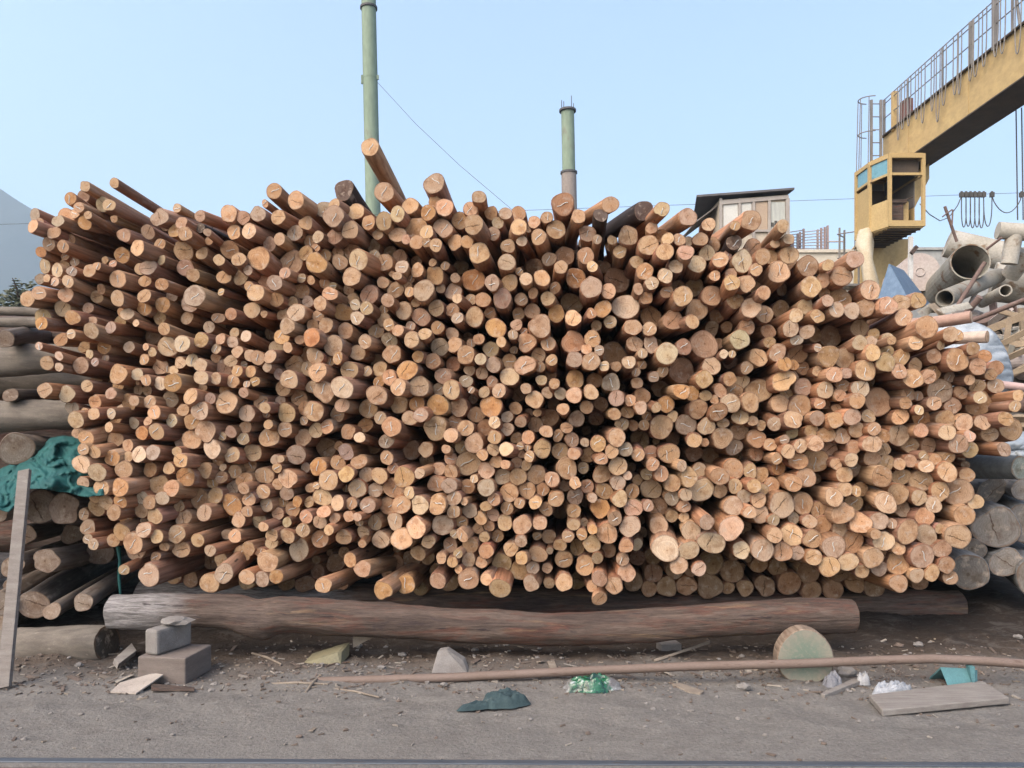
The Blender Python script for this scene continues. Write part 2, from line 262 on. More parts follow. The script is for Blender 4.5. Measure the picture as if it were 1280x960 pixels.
def mat_log_side():
    t=NT('peeled_wood'); A=lambda n,o: t.n('ShaderNodeAttribute',attribute_name=n).outputs[o]
    luv=A('luv','Vector'); tint=A('tint','Color'); seed=A('seed','Fac')
    off=t.n('ShaderNodeCombineXYZ'); t.l(t.math('MULTIPLY',seed,37.0),off.inputs[0]); t.l(t.math('MULTIPLY',seed,91.0),off.inputs[2])
    v=t.vm('ADD',luv,off.outputs[0])
    st=t.noise(t.vm('MULTIPLY',v,(38,38,2.2)),1,5,.6,.4)
    pa=t.noise(t.vm('MULTIPLY',v,(12,12,4)),1,4,.6)
    kn=t.noise(t.vm('MULTIPLY',v,(22,22,9)),1,2,.5)
    c=t.mix(1.0,tint,t.mix(t.ramp(st,.32,.68),(.62,.57,.53),(1.35,1.32,1.3)),'MULTIPLY')
    c=t.mix(t.ramp(pa,.56,.68,0,.65),c,t.mix(1.0,tint,(.62,.42,.36),'MULTIPLY'))
    c=t.mix(t.ramp(pa,.42,.30,0,.5),c,(.36,.31,.27))
    c=t.mix(t.ramp(kn,.70,.76,0,.85),c,(.035,.025,.02))
    t.bump(st,.35,.006)
    return t.fin(c,.78,0,.25)
def mat_log_end():
    t=NT('sawn_wood'); A=lambda n,o: t.n('ShaderNodeAttribute',attribute_name=n).outputs[o]
    luv=A('luv','Vector'); tint=A('tint','Color'); seed=A('seed','Fac')
    sx=t.n('ShaderNodeSeparateXYZ'); t.l(luv,sx.inputs[0]); x,y=sx.outputs[0],sx.outputs[1]
    off=t.n('ShaderNodeCombineXYZ'); t.l(t.math('MULTIPLY',seed,53.0),off.inputs[2]); t.l(t.math('MULTIPLY',seed,17.0),off.inputs[0])
    v=t.vm('ADD',luv,off.outputs[0])
    wob=t.noise(v,2.2,3,.5)
    ex=t.math('SUBTRACT',x,t.math('MULTIPLY',t.math('SINE',t.math('MULTIPLY',seed,77.0)),.16)); ey=t.math('SUBTRACT',y,t.math('MULTIPLY',t.math('COSINE',t.math('MULTIPLY',seed,59.0)),.16))
    rr=t.math('ADD',t.math('SQRT',t.math('ADD',t.math('MULTIPLY',ex,ex),t.math('MULTIPLY',ey,ey))),t.math('MULTIPLY',t.math('SUBTRACT',wob,.5),.22))
    n1=t.n('ShaderNodeTexNoise',noise_dimensions='1D'); n1.inputs['Scale'].default_value=1; n1.inputs['Detail'].default_value=4
    t.l(t.math('ADD',t.math('MULTIPLY',rr,11.0),t.math('MULTIPLY',seed,61.0)),n1.inputs['W'])
    c=t.mix(1.0,tint,t.mix(t.ramp(n1.outputs[0],.3,.7),(.86,.82,.78),(1.08,1.07,1.06)),'MULTIPLY')
    c=t.mix(t.ramp(rr,.62,.1,0,.42),c,t.mix(1.0,tint,(.86,.70,.52),'MULTIPLY'))          # heartwood
    c=t.mix(t.ramp(rr,.09,.04,0,.7),c,t.mix(1.0,tint,(.4,.27,.18),'MULTIPLY'))          # pith
    sn=t.noise(v,1.3,4,.6)
    c=t.mix(t.ramp(sn,.50,.66,0,.8),c,t.mix(1.0,tint,(.60,.48,.40),'MULTIPLY'))          # stains
    c=t.mix(t.ramp(t.noise(t.vm('ADD',v,(3.1,8.2,1.7)),1.8,4,.6),.54,.70,0,.55),c,(.50,.41,.33)) # dust, sawn fur
    fine=t.noise(t.vm('MULTIPLY',v,(26,5,1)),1,3,.6)
    c=t.mix(.5,c,t.mix(t.ramp(fine,.35,.65),(.62,.58,.55),(1.2,1.2,1.2)),'MULTIPLY')
    th=t.math('MULTIPLY',seed,113.0)
    d=t.math('ABSOLUTE',t.math('ADD',t.math('ADD',t.math('MULTIPLY',ex,t.math('COSINE',th)),t.math('MULTIPLY',ey,t.math('SINE',th))),t.math('MULTIPLY',t.math('SUBTRACT',wob,.5),.4)))
    cr=t.math('MULTIPLY',t.ramp(d,.045,.018),t.math('MULTIPLY',t.ramp(rr,.8,.55),t.ramp(t.math('FRACT',t.math('MULTIPLY',seed,7.77)),.66,.68)))
    c=t.mix(t.math('MULTIPLY',cr,.85),c,(.07,.04,.025))
    d2=t.math('SQRT',t.math('ADD',t.math('MULTIPLY',x,x),t.math('MULTIPLY',y,y)))
    c=t.mix(t.ramp(t.math('ADD',d2,t.math('MULTIPLY',t.math('SUBTRACT',wob,.5),.3)),.86,.97,0,.75),c,(.16,.095,.06))
    t.bump(t.math('SUBTRACT',t.math('ADD',t.math('MULTIPLY',fine,.5),n1.outputs[0]),t.math('MULTIPLY',cr,2.0)),.3,.004)
    return t.fin(c,.82,0,.2)
M_SIDE=mat_log_side(); M_END=mat_log_end()
M_STAPLE=weathered('zinc_strip',(.70,.68,.63),(.50,.48,.45),scale=20,rough=.4,metal=0.0,bump=.05)
# ------------------------------------------------------------------ the log builder (main stack and the stacks beside it)
def frame_of(d):
    d=Vector(d).normalized(); u=Vector((0,0,1)) if abs(d.z)<.95 else Vector((1,0,0))
    x=d.cross(u).normalized(); y=x.cross(d).normalized(); return d,x,y
def log_shape(p, d, r, L, seg, rng, t_side, t_end, body, end, staple=None, mi=(0,0,0), taper=None, rough=1.0):
    """p = middle of the near cut, d = direction of the trunk, r = radius; adds the trunk, its cut face and the strip nailed into it"""
    d,x,y=frame_of(d); seed=rng.random()
    h=[(k,rng.gauss(0,.058*rough)/(k-1)**.8,rng.random()*6.28) for k in (2,3,4,5)]
    prof=[1+sum(a*math.cos(k*2*math.pi*i/seg+ph) for k,a,ph in h) for i in range(seg)]
    if rng.random()<.22*rough:
        j=rng.randrange(seg); prof[j]*=.90; prof[(j+1)%seg]*=.95
    tx,ty=rng.gauss(0,.13),rng.gauss(0,.13)
    taper=rng.uniform(.84,1.04) if taper is None else taper
    bend=(rng.gauss(0,.03),rng.gauss(0,.03)); ph=rng.random()*6
    S=[0.0,.006,.25*L*.3,.2*L,.45*L,.7*L,L]
    vs=[];luv=[];fs=[]
    for j,s_ in enumerate(S):
        k=(.955 if j==0 else 1.0)*(1+(taper-1)*s_/L)*r
        if j>1: k*=1+.025*math.sin(s_*5+ph)
        cx=bend[0]*math.sin(math.pi*s_/L)*L*.5; cy=bend[1]*math.sin(math.pi*s_/L)*L*.5
        for i in range(seg):
            a=2*math.pi*i/seg; lx,ly=math.cos(a)*k*prof[i],math.sin(a)*k*prof[i]
            off=(tx*lx+ty*ly)*max(0,1-s_/(.4*L))
            vs.append(p+x*(lx+cx)+y*(ly+cy)+d*(s_+off)); luv.append((lx,ly,s_))
    for j in range(len(S)-1):
        for i in range(seg): l=(i+1)%seg; fs.append((j*seg+i,(j+1)*seg+i,(j+1)*seg+l,j*seg+l))
    body.addlog(vs,fs,luv,t_side,seed,True,mi[0])
    body.addlog(vs[-seg:],[tuple(range(seg))],luv[-seg:],t_side,seed,False,mi[0])
    ev=[];el=[];ef=[]
    for q in(.957,.55):
        for i in range(seg):
            a=2*math.pi*i/seg; lx,ly=math.cos(a)*r*q*prof[i],math.sin(a)*r*q*prof[i]
            ev.append(p+x*lx+y*ly+d*(tx*lx+ty*ly-.001)); el.append((math.cos(a)*q,math.sin(a)*q,0))
    ev.append(p+d*-.001); el.append((0,0,0)); c=2*seg
    for i in range(seg):
        l=(i+1)%seg; ef.append((i,l,seg+l,seg+i)); ef.append((seg+i,seg+l,c))
    end.addlog(ev,ef,el,t_end,seed,True,mi[1])
    if staple is not None:
        a=rng.gauss(1.0,.6); ln=max(.022,r*rng.uniform(.36,.55)); am=r*.05*rng.choice((1,1,-1)); u=x*math.cos(a)+y*math.sin(a); w=d.cross(u)
        ox,oy=rng.gauss(0,.12)*r,rng.gauss(0,.12)*r
        pts=[]
        for i in range(7):
            q=-1+i/3; lp=u*(q*ln)+w*(am*math.sin(q*math.pi))+x*ox+y*oy
            pts.append(p+lp+d*(tx*lp.dot(x)+ty*lp.dot(y)-.002))
        b=len(staple.v); staple.tube(pts,.0030,5,True,mi=mi[2]); n=len(staple.v)-b
        if staple.attr or mi[2]: staple.attr=True; staple.luv+=[(0,0,0)]*n; staple.tint+=[(.6,.6,.6)]*n; staple.seed+=[seed]*n
VPX,VPY,D0,LEN=725.0,545.0,5.5,3.5
rng=random.Random(11)
LG=[]                                                    # px, py, r px, look
SCL=(1.0,.97,.93,.93,.89,.87,.84,.85,.93,.83,.82,.82)       # radii as re-measured, window by window
for (ox,oy,s),kk in zip(TILES,SCL):
    for w in s.split():
        k='a'
        if w[-1].isalpha(): k=w[-1]; w=w[:-1]
        a=[float(q) for q in w.split(',')]; c=(ox+a[0]/4,oy+a[1]/4,a[2]/4*kk,k)
        if any(math.hypot(c[0]-e[0],c[1]-e[1])<.78*max(c[2],e[2]) for e in LG): continue
        LG.append(c)
def smooth_depth(px,py): return .16*noise.noise(Vector((px*.006,py*.006,1.7)))
D=[]; DIR=[]
for px,py,r,k in LG:
    dd=D0+smooth_depth(px,py)+rng.uniform(-.15,.15)
    if k=='d': dd+=rng.uniform(.26,.42)
    if py>670 and k!='d': dd=max(dd,5.42)
    if py>690 and k=='d': dd=max(dd,6.05)
    D.append(dd)
    sx,sy=(30,24)
    DIR.append(Vector(((VPX+rng.gauss(0,sx)-640)/F,1,(545-VPY+rng.gauss(0,sy))/F)))
D=np.array(D); pxs=np.array([l[0] for l in LG]); pys=np.array([l[1] for l in LG]); rp=np.array([l[2] for l in LG])
X=(pxs-640)/F*D; Z=EYE+(HOR-pys)/F*D; RR=rp/F*D
dx0=(VPX-640)/F
C=np.stack([X-dx0*(D-D0),Z],1); C0=C.copy()
for it in range(40):                                      # let neighbouring trunks push each other apart a little
    df=C[:,None]-C[None]; ds=np.hypot(df[...,0],df[...,1])+np.eye(len(C))*9
    ov=np.maximum(0,(RR[:,None]+RR[None])*.95-ds)
    C=C+(df/ds[...,None]*ov[...,None]).sum(1)*.28; C=C+(C0-C)*.07
X=C[:,0]+dx0*(D-D0); Z=C[:,1]
# smaller trunks deeper in the stack, seen in the gaps
def inside(x,y,poly):
    c=False; n=len(poly)
    for i in range(n):
        x1,y1=poly[i]; x2,y2=poly[i-1]
        if (y1>y)!=(y2>y) and x<(x2-x1)*(y-y1)/(y2-y1)+x1: c=not c
    return c
FC=[];FR=[]
allC=C.copy(); allR=RR.copy()
for it in range(16000):
    px,py=rng.uniform(40,1260),rng.uniform(250,735)
    if not inside(px,py,OUTLINE): continue
    Df=D0+.42; x=(px-640)/F*Df-dx0*(Df-D0); z=EYE+(HOR-py)/F*Df; r=rng.choice((.03,.036,.042,.048,.055))
    if z-r<.27: continue
    ds=np.hypot(allC[:,0]-x,allC[:,1]-z)
    if (ds<(allR+r)*.91).any(): continue
    allC=np.vstack([allC,(x,z)]); allR=np.append(allR,r); FC.append((x,z)); FR.append(r)
nf=len(FC)
for it in range(9000):                                     # short trunks deep inside, where one could look right through
    px,py=VPX+rng.gauss(0,110),VPY+rng.gauss(0,85)
    Df=D0+1.2; x=(px-640)/F*Df-dx0*(Df-D0); z=EYE+(HOR-py)/F*Df; r=rng.choice((.03,.04,.05))
    ds=np.hypot(allC[:,0]-x,allC[:,1]-z)
    if (ds<np.maximum(allR,r)*.62+.004).any() or not inside(px,py,OUTLINE): continue
    allC=np.vstack([allC,(x,z)]); allR=np.append(allR,r); FC.append((x,z)); FR.append(r)
print('logs',len(LG),'fillers',len(FC))
def tints(k):
    j=lambda c,s=.085: tuple(max(.01,q*(1+rng.gauss(0,s*.35))) for q in c)
    b=rng.gauss(1,.09); m=lambda c: tuple(q*b for q in j(c))
    if k=='o': e=(.60,.34,.165)
    elif k=='p': e=(.76,.60,.44)
    elif k=='g': e=(.46,.36,.29)
    elif k=='k': e=(.15,.115,.095)
    elif k=='d': e=rng.choice([(.44,.28,.18),(.38,.25,.17),(.46,.29,.18)])  # darker end colour: shade painted on recessed trunks, a few truly dark brown
    else: e=rng.choice([(.63,.42,.27),(.67,.45,.29),(.60,.39,.24),(.66,.48,.33),(.58,.36,.21),(.55,.41,.31),(.65,.43,.27),(.55,.375,.26)])
    s=(.045,.037,.034) if k=='k' else rng.choice([(.36,.20,.12),(.30,.17,.11),(.40,.25,.16),(.33,.21,.15),(.26,.155,.11),(.42,.29,.19)])
    return m(tuple(q*f for q,f in zip(s,(.93,.835,.765)))),m(tuple(q*f for q,f in zip(e,(.775,.76,.725))))
order=sorted(range(len(LG)),key=lambda i:-(RR[i]/D[i]*(.55 if LG[i][3]=='d' else 1)+(.01 if LG[i][1]<262 and LG[i][2]>7 else 0)))
IND=order[:300]; REST=order[300:]
HOW={'o':'orange','p':'pale cream','g':'greyish','k':'blackened','d':'shaded brown','a':'tan'}
SPECIAL={(462.5,183.75):('long brown peeled log sticking up highest, in front of the tall chimney',(.03,1,-.075)),
 (430,237.5):('blackened log with flaking bark on top of the stack, left of the highest log',(.20,1,-.05)),
 (807.5,265):('blackened thick log lying on top of the stack, right of the shorter chimney',None),
 (943.75,276.25):('thick log end with a wide pale cut raised in front of the shack windows',None),
 (1065,330):('reddish log end on the right top edge of the stack, beside the crane leg',None)}
seen={}
for i in IND:
    px,py,rpx,k=LG[i]; p=Vector((X[i],D[i],Z[i])); r=RR[i]
    ts,te=tints(k)
    qx,qy=(640+X[i]/D[i]*F),(HOR-(Z[i]-EYE)/D[i]*F)
    size='huge' if rpx>=14.5 else 'thick' if rpx>=12.2 else 'medium' if rpx>=10.4 else 'slim'
    lab=f"{size} {HOW[k]} log end in the main stack, {qx/12.8:.0f}% across and {qy/9.6:.0f}% down the photo"
    dv=DIR[i]
    if 745<px<965 and py<288: dv=Vector((-.12+rng.gauss(0,.03),1,.07+rng.gauss(0,.03)))
    for (sx,sy),(sl,sd) in SPECIAL.items():
        if abs(px-sx)<2 and abs(py-sy)<2: lab=sl; dv=Vector(sd) if sd else dv
    if lab in seen: lab=lab.replace(f"{qx/12.8:.0f}%",f"{qx/12.8:.1f}%").replace(f"{qy/9.6:.0f}%",f"{qy/9.6:.1f}%")
    seen[lab]=1
    b,e,s=MB(),MB(),MB()
    st=s if (k not in 'kd' and rng.random()<(.45 if py<640 else .3)) else None
    log_shape(p,dv,r,LEN*rng.uniform(.94,1.06),22,rng,ts,te,b,e,st)
    o=b.build('log',M_SIDE,None,p); tag(o,lab,'log','sawn logs in the main stack')
    eo=e.build('sawn_end',M_END,o)
    if st: s.build('nailed_strip',M_STAPLE,eo)
mb=MB(); mb.attr=True
for i in REST:
    px,py,rpx,k=LG[i]; ts,te=tints(k)
    log_shape(Vector((X[i],D[i],Z[i])),DIR[i],RR[i],LEN*rng.uniform(.94,1.06),16,rng,ts,te,mb,mb,mb if (k!='d' and rng.random()<(.4 if py<640 else .3)) else None,(0,1,2))
for jf,((x,z),r) in enumerate(zip(FC,FR)):
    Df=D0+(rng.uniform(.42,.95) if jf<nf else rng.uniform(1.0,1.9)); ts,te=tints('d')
    log_shape(Vector((x+dx0*(Df-D0),Df,z)),(dx0+rng.gauss(0,.012),1,rng.gauss(0,.01)),r,LEN*.9,12,rng,ts,te,mb,mb,None,(0,1,2))
o=mb.build('small_logs',[M_SIDE,M_END,M_STAPLE],None,(0,D0,0))
tag(o,'hundreds of slim peeled logs filling the main stack between the thicker ones','logs',None,'stuff')
# ------------------------------------------------------------------ world, sun, camera
SUN_EL,SUN_AZ=R(46),R(222)
w=bpy.data.worlds.new('World'); SC.world=w; w.use_nodes=True; nt=w.node_tree; nt.nodes.clear()
wo=nt.nodes.new('ShaderNodeOutputWorld'); bg=nt.nodes.new('ShaderNodeBackground'); sk=nt.nodes.new('ShaderNodeTexSky')
sk.sky_type='NISHITA'; sk.sun_disc=False; sk.sun_elevation=SUN_EL; sk.sun_rotation=SUN_AZ; sk.altitude=0; sk.air_density=1.0; sk.dust_density=3.0; sk.ozone_density=.0
bg.inputs[1].default_value=.15; nt.links.new(sk.outputs[0],bg.inputs[0]); nt.links.new(bg.outputs[0],wo.inputs[0])
sl=bpy.data.lights.new('sun','SUN'); sl.energy=.9; sl.angle=R(50); sl.color=(1,.90,.76)
so=bpy.data.objects.new('sun',sl); COL.objects.link(so)
sd=Vector((math.sin(SUN_AZ)*math.cos(SUN_EL),math.cos(SUN_AZ)*math.cos(SUN_EL),math.sin(SUN_EL)))
so.rotation_euler=(-sd).to_track_quat('-Z','Y').to_euler(); so.location=sd*30
cd=bpy.data.cameras.new('camera'); cam=bpy.data.objects.new('camera',cd); COL.objects.link(cam); SC.camera=cam
cam.location=(0,0,EYE); cam.rotation_euler=(R(90),0,0); cd.sensor_width=36; cd.lens=F/1280*36; cd.shift_y=(HOR-480)/1280; cd.clip_end=6000; cd.clip_start=.05
SC.view_settings.view_transform='Standard'; SC.view_settings.look='None'; SC.view_settings.gamma=1; SC.view_settings.exposure=EXPO
# ------------------------------------------------------------------ ground
def gz(x,y):
    if y<2.5 or y>9 or abs(x)>7: return 0.0
    q=Vector((x,y,0)); z=.022*noise.noise(q*1.1)+.015*noise.noise(q*3.7+Vector((3,1,0)))+.009*noise.noise(q*9)+.0045*noise.noise(q*27)
    soil=min(1,max(0,(y-4.75)/.4)); z=z*(1+.7*soil)+soil*.012*noise.noise(q*17)
    if x>1.8: z+=.10*min(1,max(0,(y-5.2)/1.2))*min(1,(x-1.8)/1.0)
    e=min(1,(y-3.6)/.5,(9-y)/1.0,(7-abs(x))/1.0); 
    return z*max(0,e)
def axis(pts):
    o=[]
    for a,b,n in pts: o+= [a+(b-a)*i/n for i in range(n)]
    return o+[pts[-1][1]]
xs=axis([(-1800,-40,8),(-40,-7,8),(-7,-4,40),(-4,4,300),(4,7,40),(7,40,8),(40,1800,8)]); ys=axis([(-70,0,5),(0,3,12),(3,5.6,130),(5.6,9,60),(9,40,10),(40,2400,10)])
g=MB(); nx=len(xs)
g.add([(x,y,gz(x,y)) for y in ys for x in xs],[(j*nx+i,j*nx+i+1,(j+1)*nx+i+1,(j+1)*nx+i) for j in range(len(ys)-1) for i in range(nx-1)],True)
t=NT('dusty_ground'); v=t.coord(); sp=t.n('ShaderNodeSeparateXYZ'); t.l(v,sp.inputs[0])
big=t.noise(v,1.3,5,.6); mid=t.noise(v,6,5,.65); fine=t.noise(v,55,5,.7); streak=t.noise(t.vm('MULTIPLY',v,(2,4,1)),1.8,5,.65,1.2)
c=t.mix(t.ramp(big,.35,.65),(.205,.189,.172),(.182,.168,.155)); c=t.mix(t.ramp(streak,.48,.66,0,.3),c,(.145,.128,.116)); c=t.mix(t.ramp(mid,.50,.66,0,.75),c,(.225,.207,.188))
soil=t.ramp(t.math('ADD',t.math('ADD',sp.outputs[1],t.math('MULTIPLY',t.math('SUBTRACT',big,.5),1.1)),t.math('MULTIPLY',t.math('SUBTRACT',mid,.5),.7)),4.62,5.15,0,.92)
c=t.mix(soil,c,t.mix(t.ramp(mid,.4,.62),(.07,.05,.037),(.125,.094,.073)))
c=t.mix(.6,c,t.mix(t.ramp(fine,.33,.67),(.6,.6,.6),(1.25,1.25,1.25)),'MULTIPLY')
c=t.mix(t.ramp(t.math('ADD',sp.outputs[1],t.math('MULTIPLY',t.math('SUBTRACT',mid,.5),.5)),5.15,5.5,0,.85),c,(.028,.021,.017))  # shade under the stack painted into the soil colour
c=t.mix(t.ramp(t.noise(t.vm('MULTIPLY',v,(1,2.2,1)),3.2,6,.7,1.5),.54,.62,0,.4),c,(.13,.115,.104))
c=t.mix(t.ramp(t.noise(t.vm('MULTIPLY',v,(1,1.6,1)),11,5,.7,.8),.57,.67,0,.45),c,(.10,.088,.079))
vo=t.n('ShaderNodeTexVoronoi'); t.l(t.vm('ADD',v,(0,0,0)),vo.inputs['Vector']); vo.inputs['Scale'].default_value=26
c=t.mix(t.math('MULTIPLY',t.ramp(vo.outputs['Distance'],.16,.08),t.ramp(mid,.5,.6)),c,(.10,.08,.07))
t.bump(t.math('ADD',t.math('MULTIPLY',fine,.6),t.math('ADD',mid,t.math('MULTIPLY',big,.8))),.9,.022)
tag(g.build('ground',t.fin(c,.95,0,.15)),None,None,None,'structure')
# steel rail let into the ground along the bottom of the picture
M_RAIL=weathered('rail_steel',(.10,.115,.14),(.14,.155,.175),(.13,.085,.06),scale=6,stretch=(.6,6,6),rough=.5,metal=.6,bump=.1)
mb=MB(); prof=[(0,-.05),(.012,-.05),(.012,.006),(.0,.009),(-.03,.006),(-.03,-.05)]
a,b=P(-120,946,1),P(1400,956,1)
ya,yb=EYE/(403.5/F),EYE/(412/F)
mb.prism([(-3.4,ya+q[0],q[1]) for q in prof],(6.8,yb-ya,0)); 
solo(mb,'steel_rail',M_RAIL,'dark steel rail let into the dusty ground along the bottom edge of the photo','rail',bevel=.003)
mb=MB(); mb.prism([(-3.4,ya-.09+q[0],q[1]*.6-.004) for q in prof],(6.8,yb-ya,0))
solo(mb,'rusty_flange',weathered('rust',(.13,.06,.04),(.09,.05,.04),scale=8,rough=.85),'rusty brown steel strip just in front of the dark rail at the very bottom','rail')
# ------------------------------------------------------------------ bearers under the stack
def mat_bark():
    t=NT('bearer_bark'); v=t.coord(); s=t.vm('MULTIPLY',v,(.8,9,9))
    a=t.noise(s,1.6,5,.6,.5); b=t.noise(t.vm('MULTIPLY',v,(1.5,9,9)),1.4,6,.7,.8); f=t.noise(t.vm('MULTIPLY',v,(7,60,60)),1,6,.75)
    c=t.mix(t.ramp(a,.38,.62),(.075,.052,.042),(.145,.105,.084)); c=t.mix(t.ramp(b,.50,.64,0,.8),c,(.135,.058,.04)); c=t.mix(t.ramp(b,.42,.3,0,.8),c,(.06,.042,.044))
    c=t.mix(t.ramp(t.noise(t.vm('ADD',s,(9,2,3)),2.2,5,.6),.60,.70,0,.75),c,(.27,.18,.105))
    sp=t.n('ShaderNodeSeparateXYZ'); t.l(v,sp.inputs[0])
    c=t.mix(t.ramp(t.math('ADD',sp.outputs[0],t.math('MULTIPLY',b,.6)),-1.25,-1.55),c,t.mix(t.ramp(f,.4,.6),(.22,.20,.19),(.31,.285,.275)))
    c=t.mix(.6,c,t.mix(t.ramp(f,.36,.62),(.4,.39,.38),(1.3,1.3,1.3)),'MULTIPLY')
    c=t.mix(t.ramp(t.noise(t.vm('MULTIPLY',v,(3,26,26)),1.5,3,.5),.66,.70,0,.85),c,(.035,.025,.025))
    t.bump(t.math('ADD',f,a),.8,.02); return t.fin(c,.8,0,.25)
M_BARK=mat_bark()
def side_log(name, pts, label, cat, mat, group=None, endmat=None, seg=28, wob=.12, tint=None):
    """a log given by points (px, py, radius px, depth); its cut ends are children"""
    W=[P(a,b,d) for a,b,_,d in pts]; Rr=[r/F*d for _,_,r,d in pts]; 
    # resample smoothly
    Q=[];RQ=[]
    n=len(W)
    for i in range(n-1):
        for k in range(16):
            u=k/16; p0=W[max(i-1,0)];p1=W[i];p2=W[i+1];p3=W[min(i+2,n-1)]
            Q.append(.5*((2*p1)+(p2-p0)*u+(2*p0-5*p1+4*p2-p3)*u*u+(3*p1-p0-3*p2+p3)*u**3)); RQ.append(Rr[i]+(Rr[i+1]-Rr[i])*u)
    Q.append(W[-1]);RQ.append(Rr[-1])
    mb=MB(); mb.tube(Q,RQ,seg,False,wob=wob)
    o=solo(mb,name,mat,label,cat,group)
    for a,b,s in((0,1,1),(-1,-2,-1)):
        d=(Q[b]-Q[a]).normalized(); vs=mb.v[:seg] if a==0 else mb.v[-seg:]
        c=Q[a]; x=(Vector(vs[0])-c).normalized(); y=d.cross(x); e=MB(); ev=[];el=[];ef=[]
        for q in(1.0,.5):
            for v_ in vs:
                dv=Vector(v_)-c; ev.append(c+dv*q-d*(.002 if q==1 else .006)); el.append((dv.dot(x)/RQ[a]*q,dv.dot(y)/RQ[a]*q,0))
        ev.append(c-d*.006); el.append((0,0,0))
        for i in range(seg):
            l=(i+1)%seg; ef.append((i,l,seg+l,seg+i)); ef.append((seg+i,seg+l,2*seg))
        e.addlog(ev,ef,el,tint or (.36,.30,.25),random.random(),True); e.build('sawn_end',endmat or M_END,o)
    return o
side_log('bearer_log',[(140,765,21,5.15),(200,764,22,5.15),(250,763,21,5.15),(290,766,21.5,5.15),(325,774,24,5.14),(360,768,22,5.14),(450,774,22,5.13),(560,781,21.5,5.12),(680,786,20,5.12),(780,784,20,5.12),(900,775,21,5.13),(1000,770,22,5.14),(1065,770,20,5.15)],
 'long reddish brown bearer log with a grey left end along the front of the stack','log',M_BARK,'bearer logs under the stack')
side_log('bearer_log',[(176,752,25,6.25),(400,753,24,6.25),(700,756,22,6.25),(950,757,20,6.25),(1198,757,19,6.25)],
 'dark brown bearer log behind the front one, ending at the lower right','log',M_BARK,'bearer logs under the stack')
M_CONC=weathered('concrete_block',(.24,.22,.205),(.185,.165,.15),(.30,.28,.26),scale=9,rough=.92,bump=.6,dist=.006)
mb=MB(); mb.box((-2.115,4.775,.07),(.31,.31,.165),Matrix.Rotation(R(-7),3,'Z'))
solo(mb,'timber_block',weathered('block_timber',(.20,.165,.145),(.15,.12,.105),(.25,.22,.2),scale=5,stretch=(1,1,5),rough=.9,bump=.6,dist=.005),'squat brownish grey block lying on the ground under the left end of the front bearer','block',bevel=.008)
mb=MB(); mb.box((-2.165,4.79,.233),(.105,.28,.155),Matrix.Rotation(R(-22),3,'Z'))
solo(mb,'concrete_block',M_CONC,'small upright grey block standing on the squat block under the left bearer end','block',bevel=.016)
mb=MB(); mb.rock((-2.13,4.80,.332),.10,(1.0,.8,.26),3)
solo(mb,'flat_stone',M_CONC,'flat pale stone wedged on top of the two blocks under the left bearer end','stone')
side_log('bearer_log',[(120,742,17,8.5),(640,742,17,8.5),(1180,742,17,8.5)],'added dark bearer log under the back of the stack, blocking light from behind','log',M_BARK,'bearer logs under the stack')  # added log, keeps light from coming in under the stack
# stump under the right end
c=P(1007,823,4.63); d=Vector((.12,1,0)); b,e=MB(),MB(); log_shape(Vector((c.x,c.y,.148)),d,.172,.11,32,random.Random(5),(.22,.17,.13),(.36,.36,.27),b,e,taper=1.0,rough=.55)
t=NT('greenish_sawn'); A=t.n('ShaderNodeAttribute',attribute_name='luv').outputs['Vector']; ln=t.n('ShaderNodeVectorMath',operation='LENGTH'); t.l(A,ln.inputs[0])
ns=t.noise(A,2.2,4,.6); sx=t.n('ShaderNodeSeparateXYZ'); t.l(A,sx.inputs[0]); ang=t.math('ARCTAN2',sx.outputs[0],sx.outputs[1]); n1=t.n('ShaderNodeTexNoise',noise_dimensions='1D'); t.l(t.math('ADD',ang,t.math('MULTIPLY',ns,.9)),n1.inputs['W']); n1.inputs['Scale'].default_value=6; n1.inputs['Detail'].default_value=6
c=t.mix(t.ramp(t.math('ADD',ln.outputs['Value'],t.math('MULTIPLY',ns,.5)),.65,1.1),(.16,.20,.155),(.27,.24,.19)); c=t.mix(t.ramp(n1.outputs[0],.4,.62,0,.6),c,(.17,.205,.16)); c=t.mix(t.ramp(t.noise(A,7,5,.6),.5,.62,0,.5),c,(.27,.25,.2)); t.bump(n1.outputs[0],.4,.006)
o=b.build('wood_stump',M_SIDE,None,P(1007,823,4.63)*1); tag(o,'short round stump with a greenish cut face propping the right end of the front bearer','stump'); e.build('sawn_end',t.fin(c,.85),o)
# the long pipe on the ground
M_RPIPE=weathered('rusty_pipe',(.175,.125,.10),(.21,.155,.13),(.115,.07,.05),scale=6,stretch=(.6,3,3),rough=.75,metal=.1,bump=.15)
W=[P(398,852,4.66),P(560,847,4.65),P(700,840,4.64),P(860,833,4.62),P(1000,829.5,4.58),P(1110,825,4.58),P(1165,823.5,4.58),P(1215,825.5,4.57),P(1285,830,4.55),P(1500,844,4.5)]
mb=MB(); mb.tube(W,.0265,14); solo(mb,'steel_pipe',M_RPIPE,'long thin rusty pink brown pipe lying along the ground in front of the stack','pipe')
M_OLDWOOD=weathered('grey_wood',(.225,.20,.18),(.165,.14,.125),(.28,.25,.225),scale=5,stretch=(1,1,6),rough=.9,bump=.5,dist=.004)
M_OLDWOODX=weathered('grey_wood_flat',(.27,.245,.22),(.19,.165,.15),(.33,.30,.27),scale=5,stretch=(1.2,7,7),rough=.9,bump=.5,dist=.004)
mb=MB(); mb.beam(P(5,860,4.5),P(31,588,5.1),.078,.03,(0,-1,0)); solo(mb,'wood_plank',M_OLDWOOD,'grey sawn plank leaning upright against the left stack beside the green tarp','plank',bevel=.003)
